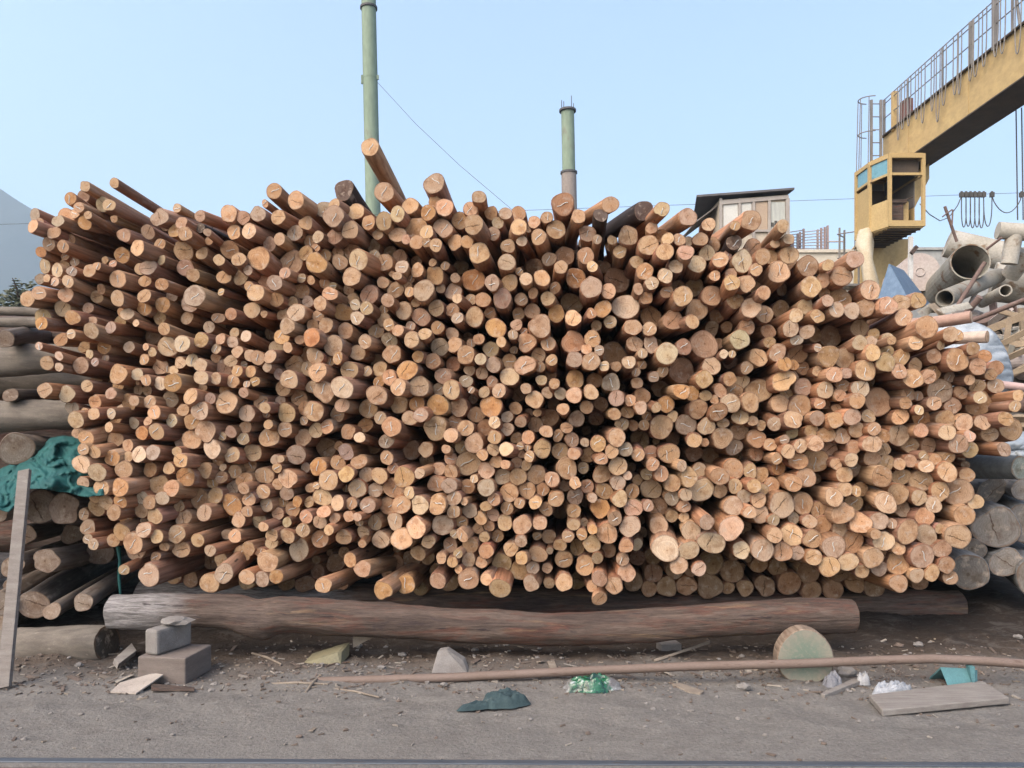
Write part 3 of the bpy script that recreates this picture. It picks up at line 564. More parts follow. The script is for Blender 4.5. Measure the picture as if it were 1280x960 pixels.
# ground plank at the lower right
mb=MB(); a=G(1102,893); bb=G(1256,874); 
mb.prism([G(1103,896,.0),G(1262,880,.0),G(1228,858,.0),G(1086,876,.0)],(0,0,.036)); o=solo(mb,'wood_plank',M_OLDWOODX,'thick pale grey plank lying flat on the ground at the lower right','plank',bevel=.006)
# ------------------------------------------------------------------ small things on the ground
M_CHIP=weathered('chip_wood',(.28,.23,.18),(.21,.17,.135),(.36,.31,.26),scale=12,rough=.9)
def board(name,pts,th,mat,label,cat,**k):
    mb=MB(); mb.prism(pts,th); return solo(mb,name,mat,label,cat,**k)
def lift(p,z): return Vector((p.x,p.y,p.z+z))
board('wood_wedge',[G(379,829,.0),G(426,832,.0),lift(G(427,828,.0),.068),lift(G(422,829,.0),.07)],(.02,.16,.02),weathered('green_board',(.23,.20,.12),(.17,.155,.10),scale=6),'small greenish wooden wedge on the soil under the front bearer','wedge',bevel=.002)
board('stone_slab',[G(539,842,.0),G(584,841,.0),lift(G(579,836),.055),lift(G(558,836),.125),lift(G(547,836),.115)],(.01,.07,.0),M_CONC,'triangular pale stone standing just behind the left part of the pipe','stone',bevel=.006)
board('broken_board',[P(441,790,5.2),P(483,791,5.2),P(462,799,5.2),P(441,810,5.2)],(0,.03,0),M_CHIP,'torn piece of pale board hanging below the front bearer, left of centre','board')
board('short_board',[G(684,832,.0),G(693,831,.0),G(697,842,.0),G(689,843,.0)],(0,0,.03),M_CHIP,'short pale slat pointing out from under the stack near the middle of the pipe','slat')
board('wood_strip',[lift(G(818,829),.01),lift(G(886,814),.05),lift(G(888,813),.055),lift(G(826,828),.016)],(0,.01,.014),M_CHIP,'thin pale wood strip slanting on the soil under the bearer, right of centre','strip')
mb=MB(); mb.box(P(836,811,5.35),(.15,.1,.09),Matrix.Rotation(.2,3,'Z')); solo(mb,'grey_brick',M_CONC,'small bluish grey brick in the dark gap under the bearer, right of centre','brick',bevel=.004)
board('wood_offcut',[G(840,857),G(850,856),G(880,866),G(876,869),G(862,868)],(0,0,.012),M_CHIP,'thin pointed pale offcut lying in front of the pipe, right of the plastic bag','offcut',bevel=.002)
board('wood_offcut',[G(1026,872),G(1031,874),G(1076,856),G(1070,851)],(.0,.0,.025),M_OLDWOODX,'narrow grey stick offcut lying on the ground between the stump and the crumpled plastic','offcut',bevel=.003)
board('wood_offcut',[G(141,830),G(146,837),lift(G(169,823),.02),lift(G(163,815),.03)],(.01,.0,.035),M_OLDWOODX,'chunky grey offcut on the ground left of the squat block','offcut',bevel=.004)
for (x1,y1,x2,y2,r,lab) in ((330,857,410,857,.008,'thin pale stick lying left of the pipe end, pointing left'),(382,868,399,848,.009,'short pale stick crossing the pipe end at the left'),(416,862,474,873,.006,'thin curved stick on the ground below the left end of the pipe'),(315,818,352,832,.008,'thin stick on the soil left of the green wedge'),(400,837,437,829,.007,'dark twig on the soil behind the left end of the pipe')):
    mb=MB(); mb.tube([lift(G(x1,y1),r),lift(G((x1+x2)/2,(y1+y2)/2-1),r*1.6),lift(G(x2,y2),r)],[r,r*1.1,r*.8],6); solo(mb,'stick',M_CHIP if 'dark' not in lab else M_BARK,lab,'stick','sticks on the ground')
# bark scraps below the squat block
M_BS=weathered('bark_scrap',(.34,.29,.25),(.42,.36,.31),(.2,.14,.11),scale=9)
mb=MB(); mb.prism([lift(G(138,867),.004),lift(G(170,869),.004),lift(G(204,855),.05),lift(G(192,852),.045),lift(G(150,859),.02)],(0,0,.008)); solo(mb,'bark_piece',M_BS,'torn pale piece of bark on the ground in front of the squat block','bark')
board('bark_strip',[lift(G(188,860),.02),lift(G(243,861),.004),lift(G(243,865),.004),lift(G(190,866),.01)],(0,0,.007),M_BARK,'dark flat bark strip on the ground just right of the torn bark piece','bark')
# cloth, plastic
def crumple(cx,cy,lx,ly,h,seed,n=34,edge=.25,fold=1.0,rot=0.0):
    """a crumpled sheet as a closed lumpy cushion resting on the ground"""
    vs=[];fs=[]; c=G(cx,cy)
    for j in range(n):
        for i in range(n):
            u=i/(n-1)*2-1; v=j/(n-1)*2-1
            a=math.atan2(v,u); m=max(abs(u),abs(v)); k=m/ max(1e-6,math.hypot(u,v)); u2,v2=u*k,v*k     # square to disc
            q=Vector((u2*2+seed,v2*2,seed*.3)); e=1+edge*noise.noise(Vector((math.cos(a)*1.6+seed,math.sin(a)*1.6,.3)))
            hz=h*max(0,1-(u2*u2+v2*v2))**.5*(1+.5*noise.noise(q*1.3))+ h*fold*(.30*abs(noise.noise(q*2.1))+.16*abs(noise.noise(q*5)))
            x,y=u2*e*lx,v2*e*ly; x,y=x*math.cos(rot)-y*math.sin(rot),x*math.sin(rot)+y*math.cos(rot)
            vs.append((c.x+x,c.y+y,max(gz(c.x+x,c.y+y)+.002,hz*min(1,(1-m)*5+.12))))
    for j in range(n-1):
        for i in range(n-1): fs.append((j*n+i,j*n+i+1,(j+1)*n+i+1,(j+1)*n+i))
    mb=MB(); mb.add(vs,fs,True); return mb
M_TEALDK=weathered('dark_teal_cloth',(.03,.052,.058),(.045,.075,.08),(.10,.12,.115),scale=6,rough=.85,bump=.4)
mb=crumple(631,880,.145,.085,.06,2.3,rot=.2); v2=crumple(597,885,.115,.035,.03,5.1,rot=.35); mb.add(v2.v,v2.f,True); solo(mb,'cloth_rag',M_TEALDK,'crumpled dark teal rag lying on the ground left of the plastic bag','rag')
t=NT('green_clear_plastic'); v=t.coord(); n=t.noise(v,9,3,.6,1); n2=t.noise(t.vm('ADD',v,(4,2,1)),22,4,.6)
sp=t.n('ShaderNodeSeparateXYZ'); t.l(v,sp.inputs[0]); core=t.ramp(t.math('ADD',t.math('ABSOLUTE',sp.outputs[0]),t.math('MULTIPLY',t.math('SUBTRACT',n,.5),.22)),.13,.09)
c=t.mix(core,t.mix(t.ramp(n2,.45,.6),(.12,.11,.105),(.20,.195,.19)),t.mix(t.ramp(n2,.44,.52),(.006,.035,.02),(.016,.11,.05))); c=t.mix(t.math('MULTIPLY',core,t.ramp(n,.60,.66)),c,(.20,.21,.05)); c=t.mix(t.ramp(n2,.60,.66,0,.7),c,(.48,.52,.52)); t.bump(n2,.8,.01)
solo(crumple(739,863,.175,.075,.075,8.2,fold=.9),'plastic_bag',t.fin(c,.22,0,.6),'crumpled clear and green plastic bag lying on the ground in front of the pipe','plastic bag')
M_WPL=weathered('white_plastic',(.40,.415,.45),(.20,.21,.225),(.48,.48,.50),scale=11,rough=.35,bump=.6)
solo(crumple(1116,868,.125,.05,.055,4.4,fold=1.8),'plastic_sheet',M_WPL,'crumpled whitish plastic film on the ground behind the flat plank','plastic')
M_GPL=weathered('grey_plastic',(.15,.15,.17),(.22,.22,.235),(.10,.095,.12),scale=11,rough=.6,bump=.5)
solo(crumple(1042,858,.06,.05,.065,6.4,fold=1.3),'paper_bundle',M_GPL,'small crumpled grey bundle against the right foot of the stump','bundle')
solo(crumple(1079,855,.04,.035,.06,16.4,fold=1.3),'paper_ball',weathered('pale_paper',(.42,.42,.43),(.3,.3,.31),scale=10),'small pale paper ball at the right end of the grey stick offcut','paper')
M_TEAL=weathered('teal_plastic',(.10,.23,.245),(.07,.165,.18),(.16,.26,.26),scale=7,rough=.55,bump=.3)
a,bq,cq,dq=G(1174,862),G(1219,861),lift(G(1219,857),.09),lift(G(1176,857),.10)
mb=MB(); mb.prism([a+Vector((.06,0,0)),bq,cq,dq],(0.02,.012,0)); mb.prism([bq+Vector((-.012,0,0)),bq,lift(bq,.125)+Vector((.01,.02,0)),lift(bq,.12)+Vector((-.02,.02,0))],(.005,.05,0)); mb.prism([dq,cq,cq+Vector((-.02,.12,-.09)),dq+Vector((.0,.12,-.1))],(0,.004,.01)); solo(mb,'plastic_scrap',M_TEAL,'broken turquoise plastic scrap standing behind the flat plank at the lower right','plastic scrap')
# stones one can point at
for i,(px,py,r,lab) in enumerate(((1010,803,.0,''),(945,838,.05,'flat brown chip of wood leaning at the left side of the stump'),(1085,812,.0,''),(1148,808,.03,'small pale stone on the brown soil at the right'),(1273,800,.035,'grey stone on the brown soil near the right edge'),(555,857,.017,'small white pebble just below the pipe, left of the middle'),(895,862,.04,''),(930,862,.035,'flat pale grey chip on the ground between offcut and stump'),(944,864,.03,''),(1058,845,.05,'angular grey stone right of the stump behind the pipe'),(700,858,.02,''))):
    if lab:
        mb=MB(); g0=G(px,py); mb.rock(lift(g0,r*.45),r,(1.2,.8,.7),i*1.7,.6); solo(mb,'stone' if 'chip' not in lab else 'wood_chip',M_CONC if 'brown' not in lab[:10] else M_CHIP,lab,'stone' if 'chip' not in lab else 'wood chip')
mb_=0
# countless chips and pebbles
rg=random.Random(3); ch=MB()
for i in range(2600):
    y=rg.choice((rg.uniform(4.3,5.6),rg.uniform(4.4,5.0),rg.uniform(3.5,5.0))); x=rg.uniform(-3.9,3.9)*(y/5.2+.1); l=rg.uniform(.006,.034)*(1 if rg.random()<.93 else 2.6); wd=l*rg.uniform(.12,.45); a=rg.random()*6.28
    if y<4.3 and rg.random()<.7: continue
    if i>1300: y=rg.triangular(4.45,5.5,4.85); l*=rg.choice((.6,1,1.6)); x=rg.uniform(-3.9,3.9)*(y/5.2+.1)
    M=Matrix.Rotation(a,3,'Z')@Matrix.Rotation(rg.gauss(0,.18),3,'X')@Matrix.Rotation(rg.gauss(0,.2),3,'Y')
    ch.box((x,y,gz(x,y)+.004),(l,wd,rg.uniform(.003,.009)),M,rg.choice((0,1,1,1,1,2)))
M_CH2=weathered('dark_chip',(.12,.09,.07),(.16,.12,.10),scale=9)
M_CH3=weathered('pale_chip',(.33,.29,.245),(.27,.235,.20),scale=9)
tag(ch.build('wood_litter',[M_CHIP,M_CH2,M_CH3]),'loose wood chips and bark bits scattered over the dusty ground','wood chips',None,'stuff')
pb=MB()
for i in range(480):
    y=rg.triangular(3.6,5.6,4.9); x=rg.uniform(-3.6,3.6); r=rg.uniform(.004,.013)*(1 if rg.random()<.93 else 2); pb.rock((x,y,gz(x,y)+r*.35),r,(1.2,.9,.7),i*.37,.6,rg.choice((0,0,1)))
tag(pb.build('pebbles',[M_CONC,M_CH2]),'small stones and dirt clods scattered over the dusty ground','pebbles',None,'stuff')
# ------------------------------------------------------------------ the stacks of bigger weathered logs at both sides
r2=random.Random(21)
GREY=[(.17,.135,.11),(.125,.105,.09),(.15,.125,.105)]
M_GLOG=weathered('weathered_trunk',(.20,.17,.14),(.125,.105,.088),(.28,.245,.205),scale=4,stretch=(1.2,6,6),rough=.9,bump=.5)
def end_log(px,py,r,dep,tx,ty,L,label,group,te=(.47,.36,.28),ts=None,seg=24):
    """a log whose cut end faces us at (px,py); the trunk runs towards the picture point (tx,ty)"""
    p=P(px,py,dep); d=Vector(((tx-640)/F,1,(HOR-ty)/F)); b,e=MB(),MB()
    log_shape(p,d,r/F*dep,L,seg,r2,ts or r2.choice(GREY),te,b,e,taper=1.02,rough=1.3)
    o=b.build('log',M_SIDE,None,p); tag(o,label,'log',group); e.build('sawn_end',M_END,o)
GL='weathered logs in the left stack'; GR='weathered logs in the right stack'
side_log('log',[(-150,458,18,6.5),(0,452,19,6.45),(90,446,18,6.4),(170,442,18,6.45)],'smooth thick grey log lying sideways in the left stack below the thin pale poles','log',M_GLOG,GL)
side_log('log',[(-150,524,21,6.3),(0,521,20,6.25),(60,519,19,6.25),(120,517,18,6.3)],'thick split grey log with cracked upper edge lying sideways just above the green tarp','log',M_GLOG,GL)
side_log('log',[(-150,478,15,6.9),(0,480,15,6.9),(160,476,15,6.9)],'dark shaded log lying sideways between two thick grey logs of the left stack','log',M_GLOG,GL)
for y_,d_ in ((424,7.4),(500,7.3),(548,7.2),(600,7.2),(660,7.3)): side_log('log',[(-170,y_,30,d_),(0,y_,30,d_),(190,y_,30,d_)],'added dark log closing sky gaps in the left stack, '+{424:'behind the broken stub',500:'behind the slim dark log end',548:'just above the tarp',600:'behind the tarp',660:'below the tarp'}[y_],'log',M_BARK,GL)  # added trunks, fill the bright gaps of the stack with dark
side_log('wood_pole',[(-150,389,6,6.6),(0,389,6,6.6),(60,391,6,6.6)],'thin pale pole, topmost of the left stack','pole',M_GLOG,'pale poles on the left stack')
side_log('wood_pole',[(-150,404,6.5,6.55),(0,403,6.5,6.55),(70,404,6.5,6.55)],'thin pale pole second from the top of the left stack','pole',M_GLOG,'pale poles on the left stack')
side_log('log',[(-150,832,24,5.5),(-40,816,23,5.4),(60,806,23,5.3),(134,804,22,5.2)],'thick grey brown log with a dark end, lying on the ground under the left stack','log',M_GLOG,GL,tint=(.07,.06,.05))
for a in ((6,424,11,6.1,330,400,1.2,'short brown broken log stub above the smooth thick grey log of the left stack'),
 (13,494,9,6.1,420,480,2.2,'slim dark log end between the two thick sideways logs of the left stack'),
 (21,561,20,5.75,330,535,3,'wide brown log end with star cracks above the green tarp'),
 (50,633,22,5.75,420,560,3,'pale cracked log end partly behind the leaning plank, under the tarp'),
 (80,636,19,5.6,440,560,3,'cracked log end with a wide dark split right of the leaning plank, under the tarp'),
 (-4,640,14,5.5,400,560,3,'log end cut off by the left edge below the tarp'),
 (58,701,15,5.5,360,560,3,'cracked pinkish log end just right of the leaning plank, midway down the left stack'),
 (16,708,14,5.6,360,560,3,'brownish log end just behind the leaning plank, midway down the left stack'),
 (125,690,17,6.1,380,560,3,'shaded greenish log end low between the left stack and the main stack'),
 (42,756,18,5.7,380,560,3,'shaded pink brown log end low in the left stack, right of the leaning plank'),
 (65,764,10.5,5.35,430,560,3,'slim pale log end low in the left stack, left one of a pair'),
 (104,753,11.5,5.35,430,560,3,'slim pale log end low in the left stack, right one of a pair'),
 (4,755,14,5.6,380,560,3,'reddish log end low at the left edge behind the leaning plank'),
 (-12,778,18,5.7,380,560,3,'log at the left edge above the bottom log'),
 (30,668,13,6.0,380,560,3,'dark log in the shade left of the cracked log ends'),
 (90,668,12,6.3,380,560,3,'dark log in the shade right of the cracked log ends'),
 (20,735,15,6.2,380,560,3,'dark log end in the shade behind the leaning plank'),
 (90,790,12,6.1,430,560,3,'dark log end in the shade above the bottom log')):
    end_log(*a[:8],GL,te=(.24,.18,.14) if 'dark' in a[7] or 'shaded' in a[7] else r2.choice([(.32,.245,.19),(.28,.225,.18)]))  # darker end tint: partly dark wood, partly shade painted into it
RG=(.17,.175,.18)
for a in ((1212,715,23,5.9,900,560,3,'dark grey log end with star cracks at the bottom right of the main stack'),
 (1246,660,27,6.05,900,560,3,'largest grey brown log end in the right stack'),
 (1258,703,19,6.0,900,560,3,'smooth bluish grey log end below the largest one in the right stack'),
 (1300,724,27,5.9,960,560,3,'pale grey log cut off by the right edge, lowest in the right stack'),
 (1283,655,26,6.25,960,560,3,'grey log end at the right edge partly behind the largest one'),
 (1212,668,17,6.2,900,560,3,'dark grey log end behind the right edge of the main stack'),
 (1216,688,15,6.1,900,560,3,'dark cracked log end just above the star cracked one'),
 (1240,612,17,6.4,900,545,3,'dark grey log end below the green grey log in the right stack'),
 (1278,612,13,6.2,1000,545,3,'small grey log end at the right edge, halfway up the right stack'),
 (1225,640,14,6.6,900,545,3,'shaded grey log in the gap at the right of the main stack')):
    end_log(*a[:8],GR,te=(.15,.14,.13) if 'dark' in a[7] or 'shaded' in a[7] else (.23,.215,.20),ts=RG)  # darker end tint: own dark wood, and painted shade on the shaded one
side_log('log',[(1100,584,13,7.0),(1180,584,14,6.6),(1240,584,15,6.2),(1276,585,15,5.95)],'long bluish grey log with a greenish end lying sideways at the right edge','log',weathered('blue_grey_trunk',(.20,.22,.235),(.15,.165,.17),(.27,.29,.3),scale=4,stretch=(1.2,6,6)),GR,tint=(.21,.24,.22))
side_log('log',[(1150,617,9,7.4),(1215,628,11,6.9),(1300,648,13,6.3)],'smooth pale bluish pole slanting down to the right edge in the right stack','log',weathered('blue_grey_pole',(.30,.33,.36),(.24,.265,.28),scale=4,stretch=(1.2,6,6)),GR)
# tarp over the left stack
def lerp_poly(pl,u):
    for (a,b),(c,d) in zip(pl,pl[1:]):
        if u<=c: return b+(d-b)*(u-a)/(c-a)
    return pl[-1][1]
top=[(-60,585),(0,588),(20,576),(35,569),(55,556),(62,548),(80,545),(100,546),(114,556),(130,580)]
bot=[(-60,625),(0,637),(10,640),(18,634),(24,616),(38,611),(60,612),(80,616),(110,621),(130,618)]
vs=[];fs=[]; nu,nv=120,44
for j in range(nv):
    for i in range(nu):
        px=-60+190*i/(nu-1); v=j/(nv-1); py=lerp_poly(top,px)*(1-v)+lerp_poly(bot,px)*v
        q=Vector((px*.018+py*.012,py*.05,0)); w1=noise.noise(Vector((px*.03,py*.04,2)))*1.2; w2=noise.noise(Vector((px*.025,py*.035,8)))*1.2
        rid=lambda v_: (1-min(1,abs(v_)*3.2))**1.6
        fo=.09*noise.noise(q)-.055*rid(noise.noise(Vector((px*.030+py*.030+w1,px*.012-py*.016+w2,3))))-.04*rid(noise.noise(Vector((px*.016-py*.05+w2,px*.030+py*.012+w1,7))))-.022*rid(noise.noise(Vector((px*.08+py*.02+w1*1.5,py*.07-px*.03+w2,11))))
        dep=5.95-.55*v**.7+fo+(.25*(1-min(1,v*8)))
        vs.append(P(px+3*noise.noise(q*3),py+2.5*noise.noise(q*2.3+Vector((5,5,5))),dep))
for j in range(nv-1):
    for i in range(nu-1): fs.append((j*nu+i,j*nu+i+1,(j+1)*nu+i+1,(j+1)*nu+i))
mb=MB(); mb.add(vs,fs,True)
M_TARP=weathered('green_tarp',(.014,.10,.095),(.008,.065,.065),(.03,.14,.135),scale=6,rough=.7,bump=.35,dist=.004)
o=solo(mb,'green_tarp',M_TARP,'crumpled dark turquoise green tarp draped over the logs of the left stack','tarp'); so_=o.modifiers.new('thickness','SOLIDIFY'); so_.thickness=.004
mb=MB(); mb.tube([P(148,682,5.75),P(150,700,5.72),P(149,722,5.7),P(151,748,5.7)],[.018,.012,.014,.007],8,wob=.5); solo(mb,'tarp_strip',M_TARP,'thin green strip of tarp hanging in the dark gap left of the main stack','tarp')
# pale sheets behind the right end
def sheet(name,pl,d,bulge,mat,label,cat,n=40,fold=.12):
    (x0,y0,x1,y1)=pl; vs=[];fs=[]
    for j in range(n):
        for i in range(n):
            u=i/(n-1)*2-1; v=j/(n-1)*2-1; a=math.atan2(v,u); m=max(abs(u),abs(v)); k=m/max(1e-6,math.hypot(u,v)); uu,vv=u*k,v*k
            rr=min(1,uu*uu+vv*vv); e=1+.12*noise.noise(Vector((math.cos(a)*2,math.sin(a)*2,x0)))
            px=(x0+x1)/2+uu*e*(x1-x0)/2; py=(y0+y1)/2+vv*e*(y1-y0)/2
            dep=d+bulge*rr+fold*noise.noise(Vector((px*.03,py*.12,1)))+fold*.4*abs(noise.noise(Vector((px*.12,py*.2,4))))
            vs.append(P(px,py,dep))
    for j in range(n-1):
        for i in range(n-1): fs.append((j*n+i,j*n+i+1,(j+1)*n+i+1,(j+1)*n+i))
    mb=MB(); mb.add(vs,fs,True); o=solo(mb,name,mat,label,cat); s=o.modifiers.new('thickness','SOLIDIFY'); s.thickness=.01; return o
M_SACK=weathered('woven_sheet',(.50,.53,.55),(.38,.41,.44),(.6,.62,.63),scale=5,stretch=(1,1,6),rough=.8,bump=.6)
sheet('woven_sheet',(1150,402,1264,520),7.3,.7,M_SACK,'pale bluish woven sheet draped like a dome behind the upper right end of the stack','sheet',fold=.2)
sheet('plastic_cover',(1222,540,1310,585),6.5,.5,weathered('pale_cover',(.42,.45,.47),(.32,.35,.37),scale=6,stretch=(1,1,4),rough=.4),'creased pale plastic cover over the right stack at the right edge','cover',fold=.16)
# ------------------------------------------------------------------ scrap heap on the right
M_PIPE=weathered('scrap_steel',(.24,.22,.175),(.34,.32,.275),(.17,.10,.055),scale=2.6,spot=.54,rough=.75,metal=.1,bump=.2)
M_PALE=weathered('pale_steel',(.36,.33,.275),(.46,.43,.38),(.22,.145,.09),scale=2.4,spot=.55,rough=.8,bump=.2)
M_GREYP=weathered('grey_steel',(.31,.285,.24),(.23,.21,.175),(.17,.105,.065),scale=2.6,spot=.54,rough=.75,bump=.2)
M_PINK=weathered('faded_red_steel',(.42,.35,.32),(.47,.41,.37),(.36,.26,.23),scale=2,rough=.8)
M_RUST=weathered('rusted_bar',(.20,.135,.115),(.155,.105,.09),(.26,.19,.16),scale=5,rough=.85)
M_YWOOD=weathered('crate_timber',(.36,.275,.185),(.28,.21,.145),(.44,.36,.26),scale=5,rough=.9)
M_BLUE=weathered('blue_sheet',(.085,.135,.205),(.125,.185,.265),(.20,.26,.32),scale=7,stretch=(3,3,.7),rough=.6,bump=.2)
hb=MB()
xs_=[5.0+i*.33 for i in range(30)]; ys_=[8.6+j*.35 for j in range(25)]
def hz(x,y):
    e=min(1,max(0,(x-5.0)/1.5))*min(1,max(0,(y-8.6)/2.2))*min(1,max(0,(17-y)/1.2)); return e*(2.9+.55*noise.noise(Vector((x*.5,y*.5,0)))+.35*noise.noise(Vector((x*1.5,y*1.5,3))))
hb.add([(x,y,hz(x,y)) for y in ys_ for x in xs_],[(j*30+i,j*30+i+1,(j+1)*30+i+1,(j+1)*30+i) for j in range(24) for i in range(29)],False)
tag(hb.build('scrap_heap',weathered('scrap_debris',(.24,.215,.19),(.12,.105,.095),(.36,.33,.29),scale=3,rough=.95,bump=.8)),'heap of mixed rubble and scrap behind the right end of the stack','scrap heap',None,'stuff')
DS=11.5
def pipe_px(name,a,b,r,mat,label,cat='pipe',hollow=True,da=DS,db=DS,seg=28,wall=.82):
    A=P(a[0],a[1],da); B=P(b[0],b[1],db); ro=r/F*da; mb=MB()
    if hollow: mb.pipe(A,B,ro,ro*wall,seg)
    else: mb.tube([A,B],ro,seg)
    o=solo(mb,name,mat,label,cat); 
    if hollow:
        c=MB(); q=B+(A-B)*.1; c.tube([q,B+(A-B)*.04],ro*wall*.99,seg); c.build('pipe_inside',M_RUST,o)
    return o
pipe_px('scrap_pipe',(1213,327),(1168,372),23,M_PIPE,'widest open scrap pipe with a dark mouth in the heap at the right',da=10.9,db=12.6,wall=.93)
pipe_px('scrap_pipe',(1181,373),(1247,345),11,M_GREYP,'grey open pipe with a round black mouth lying below the widest scrap pipe',da=10.3,db=11.8,wall=.86)
pipe_px('scrap_pipe',(1257,363),(1228,378),7.5,M_PALE,'small pale open pipe to the right of the grey one in the scrap heap',da=10.4,db=11.4)
pipe_px('scrap_pipe',(1184,304),(1262,322),17,M_PALE,'pale closed drum lying behind the widest scrap pipe, under the crane rope','drum',False,12.9,12.6)
o=pipe_px('tee_pipe',(1247,288),(1330,294),10.5,M_PALE,'pale tee shaped pipe with its leg standing in the heap at the right edge','pipe',False,11.2,11.0)
mb=MB(); mb.tube([P(1268,294,11.15),P(1261,330,11.2)],9.5/F*11.2,24); mb.build('pipe_leg',M_PALE,o)
pipe_px('scrap_pipe',(1285,316),(1262,345),11,M_PALE,'pale pipe slanting beside the leg of the tee at the right edge','pipe',False,11.3,11.6)
pipe_px('scrap_tank',(1240,352),(1330,362),24,M_PALE,'large pale tank body at the right edge of the scrap heap','tank',False,12.2,11.8)
# disc drum end
c=P(1150,340,12.2); mb=MB(); d=Vector((-.15,-1,.05)).normalized(); r=24/F*12.2; mb.tube([c,c-d*.9],[r,r*.95],32); o=solo(mb,'drum',M_PINK,'faded pinkish drum with rings on its round end, left of the widest scrap pipe','drum')
mb=MB()
for q in(.22,): 
    x=d.cross(Vector((0,0,1))).normalized(); y=d.cross(x); mb.tube([c+d*.005+(x*math.cos(k*.2618)+y*math.sin(k*.2618))*r*q for k in range(24)],.010,6,False,True)
mb.build('end_ring',M_PINK,o)
for a,b,r,da,db,m,l in (((1231,328),(1197,382),2.7,9.9,10.0,M_RUST,'straight rusty bar leaning across the widest scrap pipe'),((1285,373),(1208,404),3.2,9.0,9.6,M_RUST,'long rusty pipe slanting from the right edge down to the log stack'),
  ((1225,371),(1206,394),4.2,9.6,9.8,M_RUST,'short thick rusty pipe below the grey open pipe'),((1252,297),(1226,317),1.6,11.0,11.3,M_RUST,'thin rusty rod lying on top of the widest scrap pipe'),
  ((1181,258),(1196,302),1.8,12.4,12.5,M_RUST,'thin forked branch like stake standing on the scrap heap beside the crane rope')):
    o=pipe_px('scrap_bar',a,b,r,m,l,'bar',False,da,db,10)
mb=MB(); mb.tube([P(1178,271,12.4),P(1190,262,12.4)],.012,6); mb.tube([P(1190,282,12.4),P(1191,262,12.4)],.012,6); mb.build('fork',M_RUST,o)
mb=MB(); mb.beam(P(1138,349,11.0),P(1138.5,296,11.0),.058,.04,(0,1,0)); solo(mb,'white_post',weathered('white_paint',(.62,.61,.58),(.5,.48,.45),scale=6),'narrow white post standing in front of the pinkish drum','post')
mb=MB(); mb.beam(P(1139,317,10.9),P(1146,308,10.9),.05,.04,(0,1,0)); solo(mb,'wood_block',M_BARK,'small dark wooden piece fixed across the white post','block')
mb=MB(); A=P(1112,330,10.0); 
mb.prism([A,P(1098,376,9.8),P(1137,376,9.5)],(0,.02,.01)); mb.prism([A,P(1137,376,9.5),P(1166,384,10.6),P(1130,338,10.8)],(0,.02,.01)); solo(mb,'blue_sheet',M_BLUE,'bent blue metal sheet with a pointed top behind the upper right edge of the stack','sheet')
for i,(a,b,cc,dd,m) in enumerate((((1148,392),(1164,381),(1169,386),(1156,398),M_GREYP),((1162,383),(1170,381),(1182,393),(1176,398),M_YWOOD),((1172,388),(1212,380),(1216,385),(1180,392),M_PALE))):
    mb=MB(); mb.prism([P(*a,9.4),P(*b,9.6),P(*cc,9.6),P(*dd,9.4)],(0,.03,.03)); solo(mb,'sheet_scrap',m,('grey scrap sheet below the blue sheet','yellowish plank scrap right of the grey scrap sheet','pale flat strip under the grey open pipe')[i],'scrap')
cc_=thing('broken_crate','broken yellowish timber crate of crossed slats below the long rusty pipe at the right edge','crate',P(1262,440,9))
for i,(a,b,wd,da,db) in enumerate((((1285,392),(1222,418),9,8.9,9.2),((1285,413),(1236,438),7,8.8,9.1),((1262,398),(1256,440),6,9.0,9.0),((1234,412),(1240,436),6,9.2,9.2),((1285,436),(1250,452),7,8.7,9.0),((1276,385),(1279,420),6,9.1,9.1),((1285,460),(1248,470),6,8.9,9.0),((1245,388),(1285,398),6,9.4,9.3))):
    mb=MB(); mb.beam(P(*a,da),P(*b,db),wd/F*9,.03,(0,1,0)); mb.build('slat',M_YWOOD,cc_)
side_log('wood_pole',[(1120,408,7.2,6.9),(1165,403,7.4,6.7),(1214,396,7.6,6.5)],'pinkish peeled pole lying crosswise above the woven sheet, its end to the right','pole',weathered('pink_peeled',(.42,.28,.22),(.35,.22,.17),(.5,.36,.29),scale=4,stretch=(1,6,6)),tint=(.58,.42,.31))
side_log('wood_pole',[(1150,424,6.5,6.6),(1190,423,7,6.35),(1234,421,7.5,6.15)],'pale pole lying crosswise in front of the woven sheet, its end to the right','pole',weathered('pale_peeled',(.55,.44,.36),(.46,.36,.30),scale=4,stretch=(1,6,6)),tint=(.52,.36,.24))
side_log('wood_pole',[(1225,478,4.5,7.0),(1260,482,5,6.8),(1320,489,5,6.5)],'thin pinkish pole poking out at the right edge below the broken crate','pole',weathered('pink_pole',(.50,.36,.34),(.42,.3,.28),scale=4,stretch=(1,6,6)))
jb=MB(); rj=random.Random(31)
for k in range(560):
    x,y=(rj.uniform(5.3,13),rj.uniform(9.0,15.5)) if k<330 else (rj.uniform(5.3,8.6),rj.uniform(8.9,12.0)); z=hz(x,y); c=Vector((x,y,z+rj.uniform(.0,.35))); d=Vector((rj.gauss(0,1),rj.gauss(0,1),rj.gauss(0,.45))).normalized(); L=rj.uniform(.3,1.5); m=rj.choice((0,0,1,2,2,3,4,5)); q=rj.random()
    if q<.42: jb.tube([c-d*L/2,c+Vector((rj.gauss(0,.05),rj.gauss(0,.05),rj.gauss(0,.04))),c+d*L/2],rj.choice((.015,.02,.03,.05)),8,mi=m)
    elif q<.62: jb.beam(c-d*L/2,c+d*L/2,rj.uniform(.05,.14),rj.uniform(.02,.05),(rj.gauss(0,1),rj.gauss(0,1),1),mi=m)
    elif q<.82: jb.pipe(c-d*L/3,c+d*L/3,(r_:=rj.uniform(.06,.17)),r_*.88,16,mi=m)
    else: jb.rock(c,rj.uniform(.1,.3),(1.2,.8,.35),k*.7,.7,m)
